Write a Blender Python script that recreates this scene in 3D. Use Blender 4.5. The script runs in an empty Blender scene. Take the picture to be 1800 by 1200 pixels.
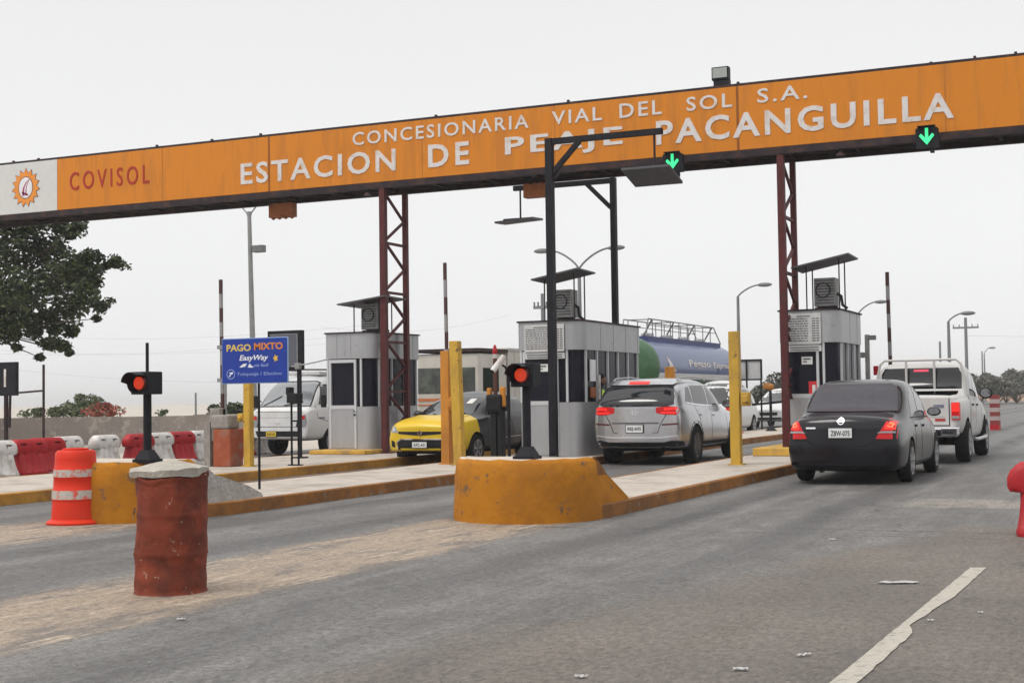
import bpy, bmesh, math, random
from mathutils import Vector, Matrix
from mathutils.bvhtree import BVHTree
random.seed(7)
R = math.radians
scene = bpy.context.scene
COL = scene.collection

# ------------------------------------------------------------------ camera
H = 1.3; F = 2450.0
yaw = math.atan(1110/F); pit = math.atan(100/F); roll = R(.8)
cf = Vector((-math.sin(yaw)*math.cos(pit), math.cos(yaw)*math.cos(pit), math.sin(pit)))
r0 = Vector((math.cos(yaw), math.sin(yaw), 0)); u0 = r0.cross(cf)
cr = r0*math.cos(roll)-u0*math.sin(roll); cu = u0*math.cos(roll)+r0*math.sin(roll)
cam = bpy.data.cameras.new('Camera'); co = bpy.data.objects.new('Camera', cam); COL.objects.link(co)
M4 = Matrix((cr, cu, -cf)).transposed().to_4x4(); M4.translation = (0, 0, H)
co.matrix_world = M4
cam.sensor_width = 36; cam.lens = 36*F/1800; cam.clip_start = .1; cam.clip_end = 5000
scene.camera = co

# ------------------------------------------------------------------ world: overcast sky
w = bpy.data.worlds.new("World"); scene.world = w; w.use_nodes = True
nt = w.node_tree; nt.nodes.clear()
def wn(t, **k):
    n = nt.nodes.new(t)
    for a, b in k.items(): setattr(n, a, b)
    return n
SUN_EL, SUN_AZ = R(58), R(215)       # azimuth measured clockwise from +Y
out = wn('ShaderNodeOutputWorld'); bg1 = wn('ShaderNodeBackground'); bg2 = wn('ShaderNodeBackground'); add = wn('ShaderNodeAddShader')
sky = wn('ShaderNodeTexSky', sky_type='NISHITA', sun_disc=False, sun_elevation=SUN_EL, sun_rotation=SUN_AZ)
hs = wn('ShaderNodeHueSaturation'); hs.inputs['Saturation'].default_value = .05
nt.links.new(sky.outputs[0], hs.inputs['Color']); nt.links.new(hs.outputs[0], bg1.inputs[0]); bg1.inputs[1].default_value = .05
tc = wn('ShaderNodeTexCoord'); sx = wn('ShaderNodeSeparateXYZ'); rp = wn('ShaderNodeValToRGB')
nt.links.new(tc.outputs['Generated'], sx.inputs[0]); nt.links.new(sx.outputs['Z'], rp.inputs[0])
e = rp.color_ramp.elements
e[0].position = 0; e[0].color = (.300, .300, .302, 1); e[1].position = 1; e[1].color = (.68, .675, .665, 1)
for p, v in ((.30, .308), (.5, .44)):
    q = rp.color_ramp.elements.new(p); q.color = (v, v*.998, v*.995, 1)
nz = wn('ShaderNodeTexNoise'); nz.inputs['Scale'].default_value = 1.3; nz.inputs['Detail'].default_value = 3
nt.links.new(tc.outputs['Generated'], nz.inputs['Vector'])
mr = wn('ShaderNodeMapRange'); mr.inputs['To Min'].default_value = .95; mr.inputs['To Max'].default_value = 1.05
nt.links.new(nz.outputs['Fac'], mr.inputs['Value'])
mx = wn('ShaderNodeVectorMath', operation='SCALE'); nt.links.new(rp.outputs[0], mx.inputs[0]); nt.links.new(mr.outputs[0], mx.inputs['Scale'])
nt.links.new(mx.outputs[0], bg2.inputs[0]); bg2.inputs[1].default_value = 2.0
nt.links.new(bg1.outputs[0], add.inputs[0]); nt.links.new(bg2.outputs[0], add.inputs[1]); nt.links.new(add.outputs[0], out.inputs[0])
sl = bpy.data.lights.new('Sun', 'SUN'); sl.energy = 1.6; sl.angle = R(22); sl.color = (1, .96, .9)
so = bpy.data.objects.new('Sun', sl); COL.objects.link(so)
sd = Vector((math.sin(SUN_AZ)*math.cos(SUN_EL), math.cos(SUN_AZ)*math.cos(SUN_EL), math.sin(SUN_EL)))
so.rotation_euler = sd.to_track_quat('Z', 'Y').to_euler()
scene.view_settings.view_transform = 'Standard'; scene.view_settings.look = 'None'
scene.view_settings.exposure = .05; scene.view_settings.gamma = 1

# ------------------------------------------------------------------ helpers
def at(px, py, Y):                        # where the sight line through a photo point meets the plane y = Y
    d = cf+cr*(px-900)/F-cu*(py-600)/F
    return Vector((0, 0, H))+d*(Y/d.y)
def lin(h):
    h = h.lstrip('#'); c = [int(h[i:i+2], 16)/255 for i in (0, 2, 4)]
    return [((v+.055)/1.055)**2.4 if v > .04 else v/12.92 for v in c]
MATS = {}
def mat(name, col, rough=.6, metal=0, var=.12, scale=6, bump=0, bscale=60, dirt=None, damt=.5, dscale=1.6, coat=0, emit=None, estr=0, spec=.35, streak=(1, 1, 1), cov=None, chips=None):
    if name in MATS: return MATS[name]
    if isinstance(col, str): col = lin(col)
    m = bpy.data.materials.new(name); m.use_nodes = True; t = m.node_tree; N = t.nodes; L = t.links
    b = N['Principled BSDF']
    b.inputs['Roughness'].default_value = rough; b.inputs['Metallic'].default_value = metal
    b.inputs['Coat Weight'].default_value = coat; b.inputs['Coat Roughness'].default_value = .06
    b.inputs['Specular IOR Level'].default_value = spec
    tc = N.new('ShaderNodeTexCoord'); mp = N.new('ShaderNodeMapping'); mp.inputs['Scale'].default_value = streak
    L.new(tc.outputs['Object'], mp.inputs[0])
    nz = N.new('ShaderNodeTexNoise'); nz.inputs['Scale'].default_value = scale; nz.inputs['Detail'].default_value = 6; nz.inputs['Roughness'].default_value = .6
    L.new(mp.outputs[0], nz.inputs['Vector'])
    mr = N.new('ShaderNodeMapRange'); mr.inputs['From Min'].default_value = .25; mr.inputs['From Max'].default_value = .75
    mr.inputs['To Min'].default_value = 1-var; mr.inputs['To Max'].default_value = 1+var
    L.new(nz.outputs['Fac'], mr.inputs['Value'])
    sc = N.new('ShaderNodeVectorMath'); sc.operation = 'SCALE'; sc.inputs[0].default_value = col[:3]; L.new(mr.outputs[0], sc.inputs['Scale'])
    last = sc.outputs[0]
    if dirt is not None:
        if isinstance(dirt, str): dirt = lin(dirt)
        n2 = N.new('ShaderNodeTexNoise'); n2.inputs['Scale'].default_value = dscale; n2.inputs['Detail'].default_value = 8; n2.inputs['Roughness'].default_value = .68
        L.new(mp.outputs[0], n2.inputs['Vector'])
        r2 = N.new('ShaderNodeMapRange'); th = .5 if cov is None else cov
        r2.inputs['From Min'].default_value = th; r2.inputs['From Max'].default_value = th+.12; r2.inputs['To Max'].default_value = damt; L.new(n2.outputs['Fac'], r2.inputs['Value'])
        mi = N.new('ShaderNodeMix'); mi.data_type = 'RGBA'; L.new(r2.outputs[0], mi.inputs[0]); L.new(last, mi.inputs[6]); mi.inputs[7].default_value = (*dirt, 1)
        last = mi.outputs[2]
    if chips:
        n4 = N.new('ShaderNodeTexNoise'); n4.inputs['Scale'].default_value = chips[1]; n4.inputs['Detail'].default_value = 10; n4.inputs['Roughness'].default_value = .75
        L.new(tc.outputs['Object'], n4.inputs['Vector'])
        r4 = N.new('ShaderNodeMapRange'); r4.inputs['From Min'].default_value = chips[2]; r4.inputs['From Max'].default_value = chips[2]+.015; L.new(n4.outputs['Fac'], r4.inputs['Value'])
        m4 = N.new('ShaderNodeMix'); m4.data_type = 'RGBA'; L.new(r4.outputs[0], m4.inputs[0]); L.new(last, m4.inputs[6]); m4.inputs[7].default_value = (*chips[0], 1)
        last = m4.outputs[2]
    L.new(last, b.inputs['Base Color'])
    if bump:
        n3 = N.new('ShaderNodeTexNoise'); n3.inputs['Scale'].default_value = bscale; n3.inputs['Detail'].default_value = 5
        L.new(tc.outputs['Object'], n3.inputs['Vector'])
        bp = N.new('ShaderNodeBump'); bp.inputs['Strength'].default_value = bump; bp.inputs['Distance'].default_value = .02
        L.new(n3.outputs['Fac'], bp.inputs['Height']); L.new(bp.outputs[0], b.inputs['Normal'])
    if emit is not None:
        b.inputs['Emission Color'].default_value = (*(lin(emit) if isinstance(emit, str) else emit), 1); b.inputs['Emission Strength'].default_value = estr
    MATS[name] = m
    return m

def obj(name, bm, m, parent=None, smooth=False, ang=38, recalc=True):
    if recalc: bmesh.ops.recalc_face_normals(bm, faces=bm.faces)
    me = bpy.data.meshes.new(name); bm.to_mesh(me); bm.free()
    for x in (m if isinstance(m, (list, tuple)) else [m]): me.materials.append(x)
    if smooth:
        me.shade_smooth(); me.set_sharp_from_angle(angle=R(ang))
    o = bpy.data.objects.new(name, me); COL.objects.link(o)
    if parent: o.parent = parent
    return o
def tag(o, label=None, cat=None, group=None, kind=None):
    if label: o['label'] = label
    if cat: o['category'] = cat
    if group: o['group'] = group
    if kind: o['kind'] = kind
    return o
def thing(name, label, cat, loc=(0, 0, 0), rz=0, group=None):
    o = bpy.data.objects.new(name, None); COL.objects.link(o); o.location = loc; o.rotation_euler = (0, 0, rz)
    o.empty_display_size = .1
    return tag(o, label, cat, group)
def dup(root, loc, rz=None, label=None, group=None):
    r = root.copy(); COL.objects.link(r); r.location = loc
    if rz is not None: r.rotation_euler = (0, 0, rz)
    if label: r['label'] = label
    if group: r['group'] = group
    for ch in list(root.children):
        c = ch.copy(); COL.objects.link(c); c.parent = r
        for g in list(ch.children):
            d = g.copy(); COL.objects.link(d); d.parent = c
    return r
B = bmesh.new
def box(bm, x0, x1, y0, y1, z0, z1, mi=0):
    v = [bm.verts.new((x, y, z)) for z in (z0, z1) for y in (y0, y1) for x in (x0, x1)]
    for f in ((0, 1, 3, 2), (4, 6, 7, 5), (0, 4, 5, 1), (2, 3, 7, 6), (0, 2, 6, 4), (1, 5, 7, 3)):
        bm.faces.new([v[i] for i in f]).material_index = mi
    return bm
def bbox(x0, x1, y0, y1, z0, z1, bev=.01, seg=2, bm=None):
    t = B(); box(t, x0, x1, y0, y1, z0, z1)
    bmesh.ops.bevel(t, geom=t.edges[:], offset=bev, segments=seg, affect='EDGES', profile=.6)
    if bm is None: return t
    return merge(bm, t)
def merge(a, b):
    me = bpy.data.meshes.new('tmp'); b.to_mesh(me); b.free(); a.from_mesh(me); bpy.data.meshes.remove(me)
    return a
def tube(bm, pts, r, n=8, cap=True, mi=0):
    pts = [Vector(p) for p in pts]; rr = r if isinstance(r, (list, tuple)) else [r]*len(pts)
    rings = []; ref = None
    for i, p in enumerate(pts):
        d = (pts[min(i+1, len(pts)-1)]-pts[max(i-1, 0)]).normalized()
        if ref is None: ref = Vector((0, 0, 1)) if abs(d.z) < .9 else Vector((1, 0, 0))
        a = d.cross(ref).normalized(); b = a.cross(d).normalized(); ref = b
        rings.append([bm.verts.new(p+(a*math.cos(2*math.pi*k/n)+b*math.sin(2*math.pi*k/n))*rr[i]) for k in range(n)])
    for i in range(len(rings)-1):
        for k in range(n):
            bm.faces.new((rings[i][k], rings[i][(k+1) % n], rings[i+1][(k+1) % n], rings[i+1][k])).material_index = mi
    if cap:
        bm.faces.new(rings[0][::-1]).material_index = mi; bm.faces.new(rings[-1]).material_index = mi
    return bm
def beam(bm, a, b, wx, wz=None, up=(0, 0, 1), mi=0):      # rectangular bar from a to b
    a = Vector(a); b = Vector(b); wz = wz or wx; d = (b-a).normalized(); u = Vector(up)
    if abs(d.dot(u)) > .95: u = Vector((0, 1, 0))
    s = d.cross(u).normalized(); t = s.cross(d).normalized()
    q = [[bm.verts.new(p+s*i*wx/2+t*j*wz/2) for i, j in ((-1, -1), (1, -1), (1, 1), (-1, 1))] for p in (a, b)]
    for k in range(4): bm.faces.new((q[0][k], q[0][(k+1) % 4], q[1][(k+1) % 4], q[1][k])).material_index = mi
    bm.faces.new(q[0][::-1]).material_index = mi; bm.faces.new(q[1]).material_index = mi
    return bm
def lathe(bm, prof, n=32, axis='Z', cx=0, cy=0, cz=0, mi=0, close=False):
    rings = []
    for r, h in prof:
        ring = []
        for k in range(n):
            a = 2*math.pi*k/n; c, s = r*math.cos(a), r*math.sin(a)
            ring.append(bm.verts.new((cx+c, cy+s, cz+h) if axis == 'Z' else ((cx+h, cy+c, cz+s) if axis == 'X' else (cx+c, cy+h, cz+s))))
        rings.append(ring)
    for i in range(len(rings)-1):
        for k in range(n): bm.faces.new((rings[i][k], rings[i][(k+1) % n], rings[i+1][(k+1) % n], rings[i+1][k])).material_index = mi
    if close:
        for k in range(n): bm.faces.new((rings[-1][k], rings[-1][(k+1) % n], rings[0][(k+1) % n], rings[0][k])).material_index = mi
    else:
        if prof[0][0] > 1e-5: bm.faces.new(rings[0][::-1]).material_index = mi
        if prof[-1][0] > 1e-5: bm.faces.new(rings[-1]).material_index = mi
    return bm
def prism(bm, pts, z0, z1, mi=0, axis='Z', mtop=None):    # polygon swept along an axis
    f = (lambda p, h: (p[0], p[1], h)) if axis == 'Z' else ((lambda p, h: (h, p[0], p[1])) if axis == 'X' else (lambda p, h: (p[0], h, p[1])))
    a = [bm.verts.new(f(p, z0)) for p in pts]; b = [bm.verts.new(f(p, z1)) for p in pts]; n = len(pts)
    for k in range(n): bm.faces.new((a[k], a[(k+1) % n], b[(k+1) % n], b[k])).material_index = mi
    bm.faces.new(a[::-1]).material_index = mi; bm.faces.new(b).material_index = mi if mtop is None else mtop
    return bm
def ell(bm, c, r, sub=2, mi=0):
    g = bmesh.ops.create_icosphere(bm, subdivisions=sub, radius=1)
    for v in g['verts']: v.co = Vector((c[0]+v.co.x*r[0], c[1]+v.co.y*r[1], c[2]+v.co.z*r[2]))
    return bm
def text_bm(s, x0, x1, z0, z1, y, bold=.0, depth=.01, shear=0, flip=False, track=1.0):
    """lettering on the plane y, facing -y, squeezed into the given box"""
    cu_ = bpy.data.curves.new('t', 'FONT'); cu_.body = s; cu_.size = 1; cu_.offset = bold; cu_.resolution_u = 3; cu_.extrude = .5; cu_.shear = shear; cu_.space_character = track
    o = bpy.data.objects.new('t', cu_); COL.objects.link(o)
    dg = bpy.context.evaluated_depsgraph_get(); me = bpy.data.meshes.new_from_object(o.evaluated_get(dg))
    bpy.data.objects.remove(o); bpy.data.curves.remove(cu_)
    bm = B(); bm.from_mesh(me); bpy.data.meshes.remove(me)
    xs = [v.co.x for v in bm.verts]; ys = [v.co.y for v in bm.verts]
    a, b, c, d = min(xs), max(xs), min(ys), max(ys)
    for v in bm.verts:
        fx = (v.co.x-a)/(b-a); fz = (v.co.y-c)/(d-c); dz = v.co.z
        v.co = Vector((x0+(x1-x0)*fx, y+(-dz if not flip else dz)*depth, z0+(z1-z0)*fz))
    return bm

# ------------------------------------------------------------------ materials
concrete = mat('concrete', (.40, .355, .31), .9, var=.16, scale=4, bump=.3, bscale=40, dirt=(.25, .215, .18), damt=.65, dscale=1.2)
rough_con = mat('broken_concrete', (.34, .32, .30), .95, var=.3, scale=14, bump=.9, bscale=25)
kerbpaint = mat('kerb_orange_paint', (.25, .108, .030), .85, var=.2, chips=((.20, .17, .14), 5, .585), scale=5, bump=.25, bscale=30, dirt=(.14, .068, .032), damt=.7, dscale=1.6, cov=.45, spec=.2)
kerbyellow = mat('kerb_yellow_paint', (.55, .32, .06), .8, var=.2, scale=5, dirt=(.25, .18, .1), damt=.6, dscale=2)
gantry_or = mat('gantry_orange', (.58, .195, .012), .6, var=.07, scale=1.6, bump=.25, bscale=1.1, dirt=(.36, .125, .02), damt=.45, dscale=1.6, cov=.48, streak=(2.2, 1, .35), spec=.25)
gantry_gr = mat('gantry_light_grey', (.55, .55, .54), .55, var=.05)
letter_w = mat('white_lettering', (.60, .57, .56), .6, var=.08, scale=12, dirt=(.46, .36, .28), damt=.6, dscale=5, cov=.52)
letter_r = mat('red_lettering', (.34, .022, .008), .6)
steel_dk = mat('dark_beam_steel', (.03, .022, .026), .7, spec=.15, var=.3, dirt=(.10, .05, .035), damt=.5, dscale=4)
steel_red = mat('maroon_steel', (.085, .020, .022), .6, spec=.2, var=.25, scale=6, dirt=(.07, .03, .03), damt=.6, dscale=4)
black_steel = mat('black_steel', (.014, .014, .018), .6, var=.3, spec=.15)
alu = mat('aluminium_panel', (.37, .375, .39), .40, chips=((.20, .19, .18), 4, .63), metal=.35, var=.08, scale=2.5, dirt=(.3, .3, .32), damt=.4, dscale=1.5, streak=(3, 3, .5))
alu_lt = mat('light_aluminium_frame', (.52, .53, .55), .45, metal=.2, var=.05)
glass = mat('dark_booth_glass', (.010, .010, .018), .12, var=.1, spec=.12)
cglass = mat('car_glass', (.010, .011, .014), .05, var=.1, spec=.6)
tint = mat('hazy_rear_glass', (.042, .039, .050), .3, var=.3, scale=20, spec=.3)
rubber = mat('tyre_rubber', (.016, .016, .017), .9, var=.2, bump=.2, spec=.2)
rim_m = mat('alloy_rim', (.42, .42, .43), .35, metal=.7)
rim_d = mat('dark_rim', (.07, .07, .075), .4, metal=.5)
blackpl = mat('black_plastic', (.014, .014, .016), .6, var=.2, spec=.2)
chrome = mat('chrome', (.7, .7, .72), .12, metal=1)
gap = mat('panel_gap', (.008, .008, .008), .9)
yellow_st = mat('yellow_post_paint', (.50, .30, .035), .55, var=.15, chips=((.13, .07, .04), 9, .60), scale=4, dirt=(.33, .20, .04), damt=.6, dscale=3, streak=(1, 1, .4), cov=.47)
orange_st = mat('orange_post_paint', (.52, .21, .025), .55, var=.15, scale=4, dirt=(.30, .12, .02), damt=.6, dscale=3, streak=(1, 1, .4))
galv = mat('galvanised_pole', (.26, .26, .26), .5, metal=.3, var=.2)
greyfar = mat('grey_far_pole', (.16, .165, .17), .7, var=.15)
white_pl = mat('white_plastic', (.64, .62, .60), .5, var=.08, dirt=(.33, .28, .24), damt=.6, dscale=3, cov=.47, chips=((.12, .10, .09), 6, .625))
red_pl = mat('red_plastic', (.36, .010, .016), .5, spec=.3, var=.15, dirt=(.25, .02, .02), damt=.4, dscale=3)
orange_pl = mat('orange_drum_plastic', (.60, .030, .010), .5, spec=.2, var=.08, dirt=(.42, .04, .015), damt=.4, dscale=3)
tapew = mat('scuffed_reflective_tape', (.44, .40, .36), .5, var=.15, scale=30, dirt=(.62, .06, .03), damt=.95, dscale=13, cov=.50)
rust = mat('rusty_red_metal', (.185, .036, .017), .7, spec=.25, var=.3, chips=((.34, .25, .20), 11, .62), scale=7, bump=.35, bscale=14, dirt=(.085, .022, .014), damt=.8, dscale=3, cov=.48)
plate_w = mat('white_plate', (.65, .66, .66), .5)
plate_y = mat('yellow_plate', (.65, .45, .05), .5)
ink = mat('black_ink', (.01, .01, .012), .6)
tail = mat('red_tail_lens', (.42, .008, .010), .25, emit=(.8, .01, .01), estr=.12)
tail_lit = mat('lit_brake_lamp', (.5, .01, .01), .3, emit=(1, .030, .02), estr=.85)
tail_hot = mat('hot_brake_bulb', (.6, .05, .02), .3, emit=(1, .22, .08), estr=1.3)
amber = mat('amber_lens', (.75, .22, .03), .3, emit=(1, .25, .03), estr=.25)
clearl = mat('clear_lens', (.26, .27, .28), .12, coat=.6)
led_off = mat('lamp_dark_red', (.10, .006, .004), .3)
lampred = mat('red_traffic_lamp', (.5, .02, .01), .3, emit=(1, .075, .02), estr=1.0)
lampgrn = mat('green_arrow_lamp', (.05, .6, .25), .3, emit=(.03, .75, .25), estr=.9)
blue_s = mat('blue_sign_face', (.008, .035, .27), .4, var=.08)
asph = None

# ------------------------------------------------------------------ ground and road
def ground_mat():
    m = bpy.data.materials.new('worn_asphalt'); m.use_nodes = True; t = m.node_tree; N = t.nodes; L = t.links; b = N['Principled BSDF']
    b.inputs['Roughness'].default_value = .72; b.inputs['Specular IOR Level'].default_value = .45
    tc = N.new('ShaderNodeTexCoord'); sp = N.new('ShaderNodeSeparateXYZ'); L.new(tc.outputs['Object'], sp.inputs[0])
    def noise(scale, stretch=(1, 1, 1), det=6, ro=.6, off=(0, 0, 0)):
        mp = N.new('ShaderNodeMapping'); mp.inputs['Scale'].default_value = stretch; mp.inputs['Location'].default_value = off; L.new(tc.outputs['Object'], mp.inputs[0])
        n = N.new('ShaderNodeTexNoise'); n.inputs['Scale'].default_value = scale; n.inputs['Detail'].default_value = det; n.inputs['Roughness'].default_value = ro
        L.new(mp.outputs[0], n.inputs['Vector']); return n.outputs['Fac']
    def mth(op, a, b_=None, c=None):
        n = N.new('ShaderNodeMath'); n.operation = op
        for i, v in enumerate((a, b_, c)):
            if v is None: continue
            if isinstance(v, (int, float)): n.inputs[i].default_value = v
            else: L.new(v, n.inputs[i])
        return n.outputs[0]
    def rng(v, a, b_, lo=0, hi=1, sm=True):
        n = N.new('ShaderNodeMapRange'); n.interpolation_type = 'SMOOTHSTEP' if sm else 'LINEAR'
        n.inputs['From Min'].default_value = a; n.inputs['From Max'].default_value = b_; n.inputs['To Min'].default_value = lo; n.inputs['To Max'].default_value = hi
        L.new(v, n.inputs['Value']); return n.outputs[0]
    def mixc(f, a, b_):
        n = N.new('ShaderNodeMix'); n.data_type = 'RGBA'
        if isinstance(f, float): n.inputs[0].default_value = f
        else: L.new(f, n.inputs[0])
        for i, v in ((6, a), (7, b_)):
            if isinstance(v, tuple): n.inputs[i].default_value = (*v, 1)
            else: L.new(v, n.inputs[i])
        return n.outputs[2]
    X, Y = sp.outputs['X'], sp.outputs['Y']
    big = noise(.35, det=5); fine = noise(55, det=3, ro=.8); tiny = noise(160, det=2, ro=.8); streak = mth('ADD', mth('MULTIPLY', noise(1.3, (1.5, .22, 1), det=8, ro=.68), .6), mth('MULTIPLY', noise(3.1, (1.1, .6, 1), det=8, ro=.7, off=(3, 1, 0)), .4))
    streak2 = noise(4.5, (2.2, .1, 1), det=5, off=(3, 9, 0))
    grey = mixc(rng(streak, .36, .66), (.074, .071, .069), (.166, .160, .154))
    grey = mixc(rng(streak2, .52, .72, 0, .3), grey, (.20, .197, .193))
    brown = mixc(rng(big, .35, .65), (.098, .085, .075), (.135, .117, .101))
    # the newer grey lane surface ends along a ragged diagonal seam, older brown surface beyond it
    d = mth('SUBTRACT', mth('MULTIPLY_ADD', X, 1.0, 3.15), mth('MULTIPLY', mth('SUBTRACT', Y, 8.0), .22))
    d = mth('ADD', d, mth('MULTIPLY', mth('SUBTRACT', big, .5), 1.6))
    d = mth('ADD', d, mth('MULTIPLY', mth('SUBTRACT', noise(2.5), .5), .7))
    bm_ = rng(d, -.15, .35)
    bm_ = mth('MULTIPLY', bm_, rng(Y, 14.4, 14.0, 0, 1))
    col = mixc(bm_, grey, brown)
    # sand and dried mud gathered in front of the island noses
    sand_n = noise(1.8, (1.5, .5, 1), det=10, ro=.75, off=(5, 0, 0))
    def strip(x0, w, ya, yb, slope):
        c = mth('ABSOLUTE', mth('SUBTRACT', X, mth('MULTIPLY_ADD', mth('SUBTRACT', Y, ya), slope, x0)))
        s = rng(c, w, w*.25)
        return mth('MULTIPLY', s, mth('MULTIPLY', rng(Y, yb, yb-.5), rng(Y, 1.0, 3.0)))
    s1 = strip(-6.25, 1.0, 10.0, 13.9, .0)
    s2 = strip(-10.5, 1.1, 10.0, 13.2, .0)
    sm_ = mth('MAXIMUM', s1, s2)
    se = rng(sm_, 0, .35); base_s = mth('MULTIPLY', se, .6)
    sm_ = mth('MULTIPLY', rng(mth('ADD', sand_n, mth('MULTIPLY', sm_, .14)), .50, .66), se)
    col = mixc(base_s, col, (.165, .133, .108))
    col = mixc(mth('MULTIPLY', sm_, .75), col, (.31, .24, .175))
    col = mixc(mth('MULTIPLY', mth('MULTIPLY', se, rng(noise(5.0, (2.6, .22, 1), det=6, off=(8, 0, 0)), .56, .64)), .7), col, (.42, .34, .26))
    # pale concrete apron at the right
    ap = mth('MULTIPLY', rng(X, -3.0, -2.2), mth('MULTIPLY', rng(Y, 16.3, 16.6), rng(Y, 17.9, 17.6)))
    col = mixc(mth('MULTIPLY', ap, mth('MULTIPLY', rng(streak, .35, .6), .6)), col, (.30, .26, .22))
    # tyre marks
    for x0, ya, yb, amt in ((-4.55, 6, 60, .38), (-3.15, 8, 60, .38), (-9.0, 6, 60, .34), (-7.6, 6, 60, .34), (-13.2, 8, 60, .3), (-11.9, 8, 60, .3)):
        c = mth('ABSOLUTE', mth('SUBTRACT', mth('ADD', X, mth('MULTIPLY', mth('SUBTRACT', big, .5), .8)), x0))
        k = mth('MULTIPLY', rng(c, .42, .05), mth('MULTIPLY', rng(streak, .3, .6), rng(Y, ya, ya+8, .3, 1)))
        col = mixc(mth('MULTIPLY', k, amt*2.2), col, (.042, .041, .043))
    # oil drips and patches
    col = mixc(mth('MULTIPLY', rng(noise(1.1, (1.4, .6, 1), det=8, ro=.72, off=(7, 2, 0)), .56, .68), .55), col, (.055, .054, .054))
    # cracks and joints
    def crack(v, w, m_): return mth('MULTIPLY', rng(mth('ABSOLUTE', v), w, w*.3), m_)
    wob = mth('MULTIPLY', mth('SUBTRACT', noise(2.0, det=7, ro=.7), .5), .5)
    c1 = crack(mth('ADD', mth('SUBTRACT', Y, 13.0), wob), .022, rng(noise(1.2, off=(1, 4, 0)), .45, .5))
    c2 = crack(mth('ADD', mth('SUBTRACT', Y, 13.55), wob), .03, rng(X, -3.4, -3.0))
    c3 = crack(mth('ADD', mth('SUBTRACT', mth('MULTIPLY_ADD', Y, -.27, 1.55), X), mth('MULTIPLY', wob, .8)), .018, mth('MULTIPLY', mth('MULTIPLY', rng(Y, 13, 14), rng(Y, 24, 22)), rng(noise(1.6, off=(4, 4, 0)), .45, .55, 0, .6)))
    vr = N.new('ShaderNodeTexVoronoi'); vr.feature = 'DISTANCE_TO_EDGE'; vr.inputs['Scale'].default_value = .55
    mp = N.new('ShaderNodeMapping'); mp.inputs['Scale'].default_value = (1, .7, 1); L.new(tc.outputs['Object'], mp.inputs[0])
    ad = N.new('ShaderNodeVectorMath'); ad.operation = 'ADD'; nn = N.new('ShaderNodeTexNoise'); nn.inputs['Scale'].default_value = 1.5; nn.inputs['Detail'].default_value = 6; L.new(tc.outputs['Object'], nn.inputs['Vector'])
    L.new(mp.outputs[0], ad.inputs[0]); L.new(nn.outputs['Color'], ad.inputs[1]); L.new(ad.outputs[0], vr.inputs['Vector'])
    c4 = mth('MULTIPLY', rng(vr.outputs['Distance'], .012, .002), rng(noise(.5, off=(9, 9, 0)), .52, .6, 0, .5))
    cr_ = mth('MAXIMUM', mth('MAXIMUM', c1, c2), mth('MAXIMUM', c3, c4))
    col = mixc(mth('MULTIPLY', cr_, .75), col, (.03, .028, .027))
    # pale grit specks
    col = mixc(mth('MULTIPLY', rng(noise(38, det=2, ro=.5, off=(2, 2, 0)), .70, .74), .5), col, (.42, .38, .34))
    grain = mth('ADD', mth('MULTIPLY', noise(24, (1, .55, 1), det=3, ro=.85, off=(1, 1, 0)), .5), mth('ADD', mth('MULTIPLY', fine, .35), mth('MULTIPLY', tiny, .3)))
    gr = rng(grain, .44, .72, .38, 1.66, False)
    # small pits and stone loss
    pit = rng(noise(13, (1, .45, 1), det=4, ro=.7, off=(6, 3, 0)), .66, .72, 0, .55)
    col = mixc(pit, col, (.045, .043, .042))
    sc = N.new('ShaderNodeVectorMath'); sc.operation = 'SCALE'; L.new(col, sc.inputs[0]); L.new(gr, sc.inputs['Scale'])
    L.new(sc.outputs[0], b.inputs['Base Color'])
    L.new(rng(streak, .35, .65, .58, .85), b.inputs['Roughness'])
    bp = N.new('ShaderNodeBump'); bp.inputs['Strength'].default_value = .45; bp.inputs['Distance'].default_value = .012
    L.new(mth('ADD', mth('SUBTRACT', fine, mth('MULTIPLY', cr_, 1.5)), mth('MULTIPLY', tiny, .5)), bp.inputs['Height']); L.new(bp.outputs[0], b.inputs['Normal'])
    return m
asph = ground_mat()
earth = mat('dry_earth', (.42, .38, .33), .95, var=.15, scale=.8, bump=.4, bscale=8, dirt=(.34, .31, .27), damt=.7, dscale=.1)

def sheet(bm, pts, z):
    bm.faces.new([bm.verts.new((p[0], p[1], z)) for p in pts])
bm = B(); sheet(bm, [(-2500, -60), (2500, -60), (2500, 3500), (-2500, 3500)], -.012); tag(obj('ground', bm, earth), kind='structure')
bm = B(); sheet(bm, [(-20.6, -30), (14, -30), (14, 120), (-6, 300), (-30, 300), (-20.6, 120)], 0.0); tag(obj('road', bm, asph), kind='structure')

# lane line, worn away in the middle
linem = mat('worn_road_line_paint', (.36, .335, .29), .8, var=.18, scale=25, dirt=(.14, .125, .11), damt=.85, dscale=12, cov=.55)
bm = B(); rnd = random.Random(3); n = 60; vl = []; vr_ = []
for i in range(n+1):
    y = 3.5+(10.84-3.5)*i/n
    l = -1.33+(y-6.35)*.026+rnd.uniform(-.003, .003); r = l+.112+rnd.uniform(-.004, .004)
    if 7.85 < y < 9.2: r -= .065*(1-((y-7.85)/1.35)**1.2)*min(1, (y-7.85)/.12)
    vl.append(bm.verts.new((l, y, .005))); vr_.append(bm.verts.new((r, y+.03, .005)))
for i in range(n): bm.faces.new((vl[i], vr_[i], vr_[i+1], vl[i+1]))
tag(obj('lane_line', bm, linem), kind='structure')

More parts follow.
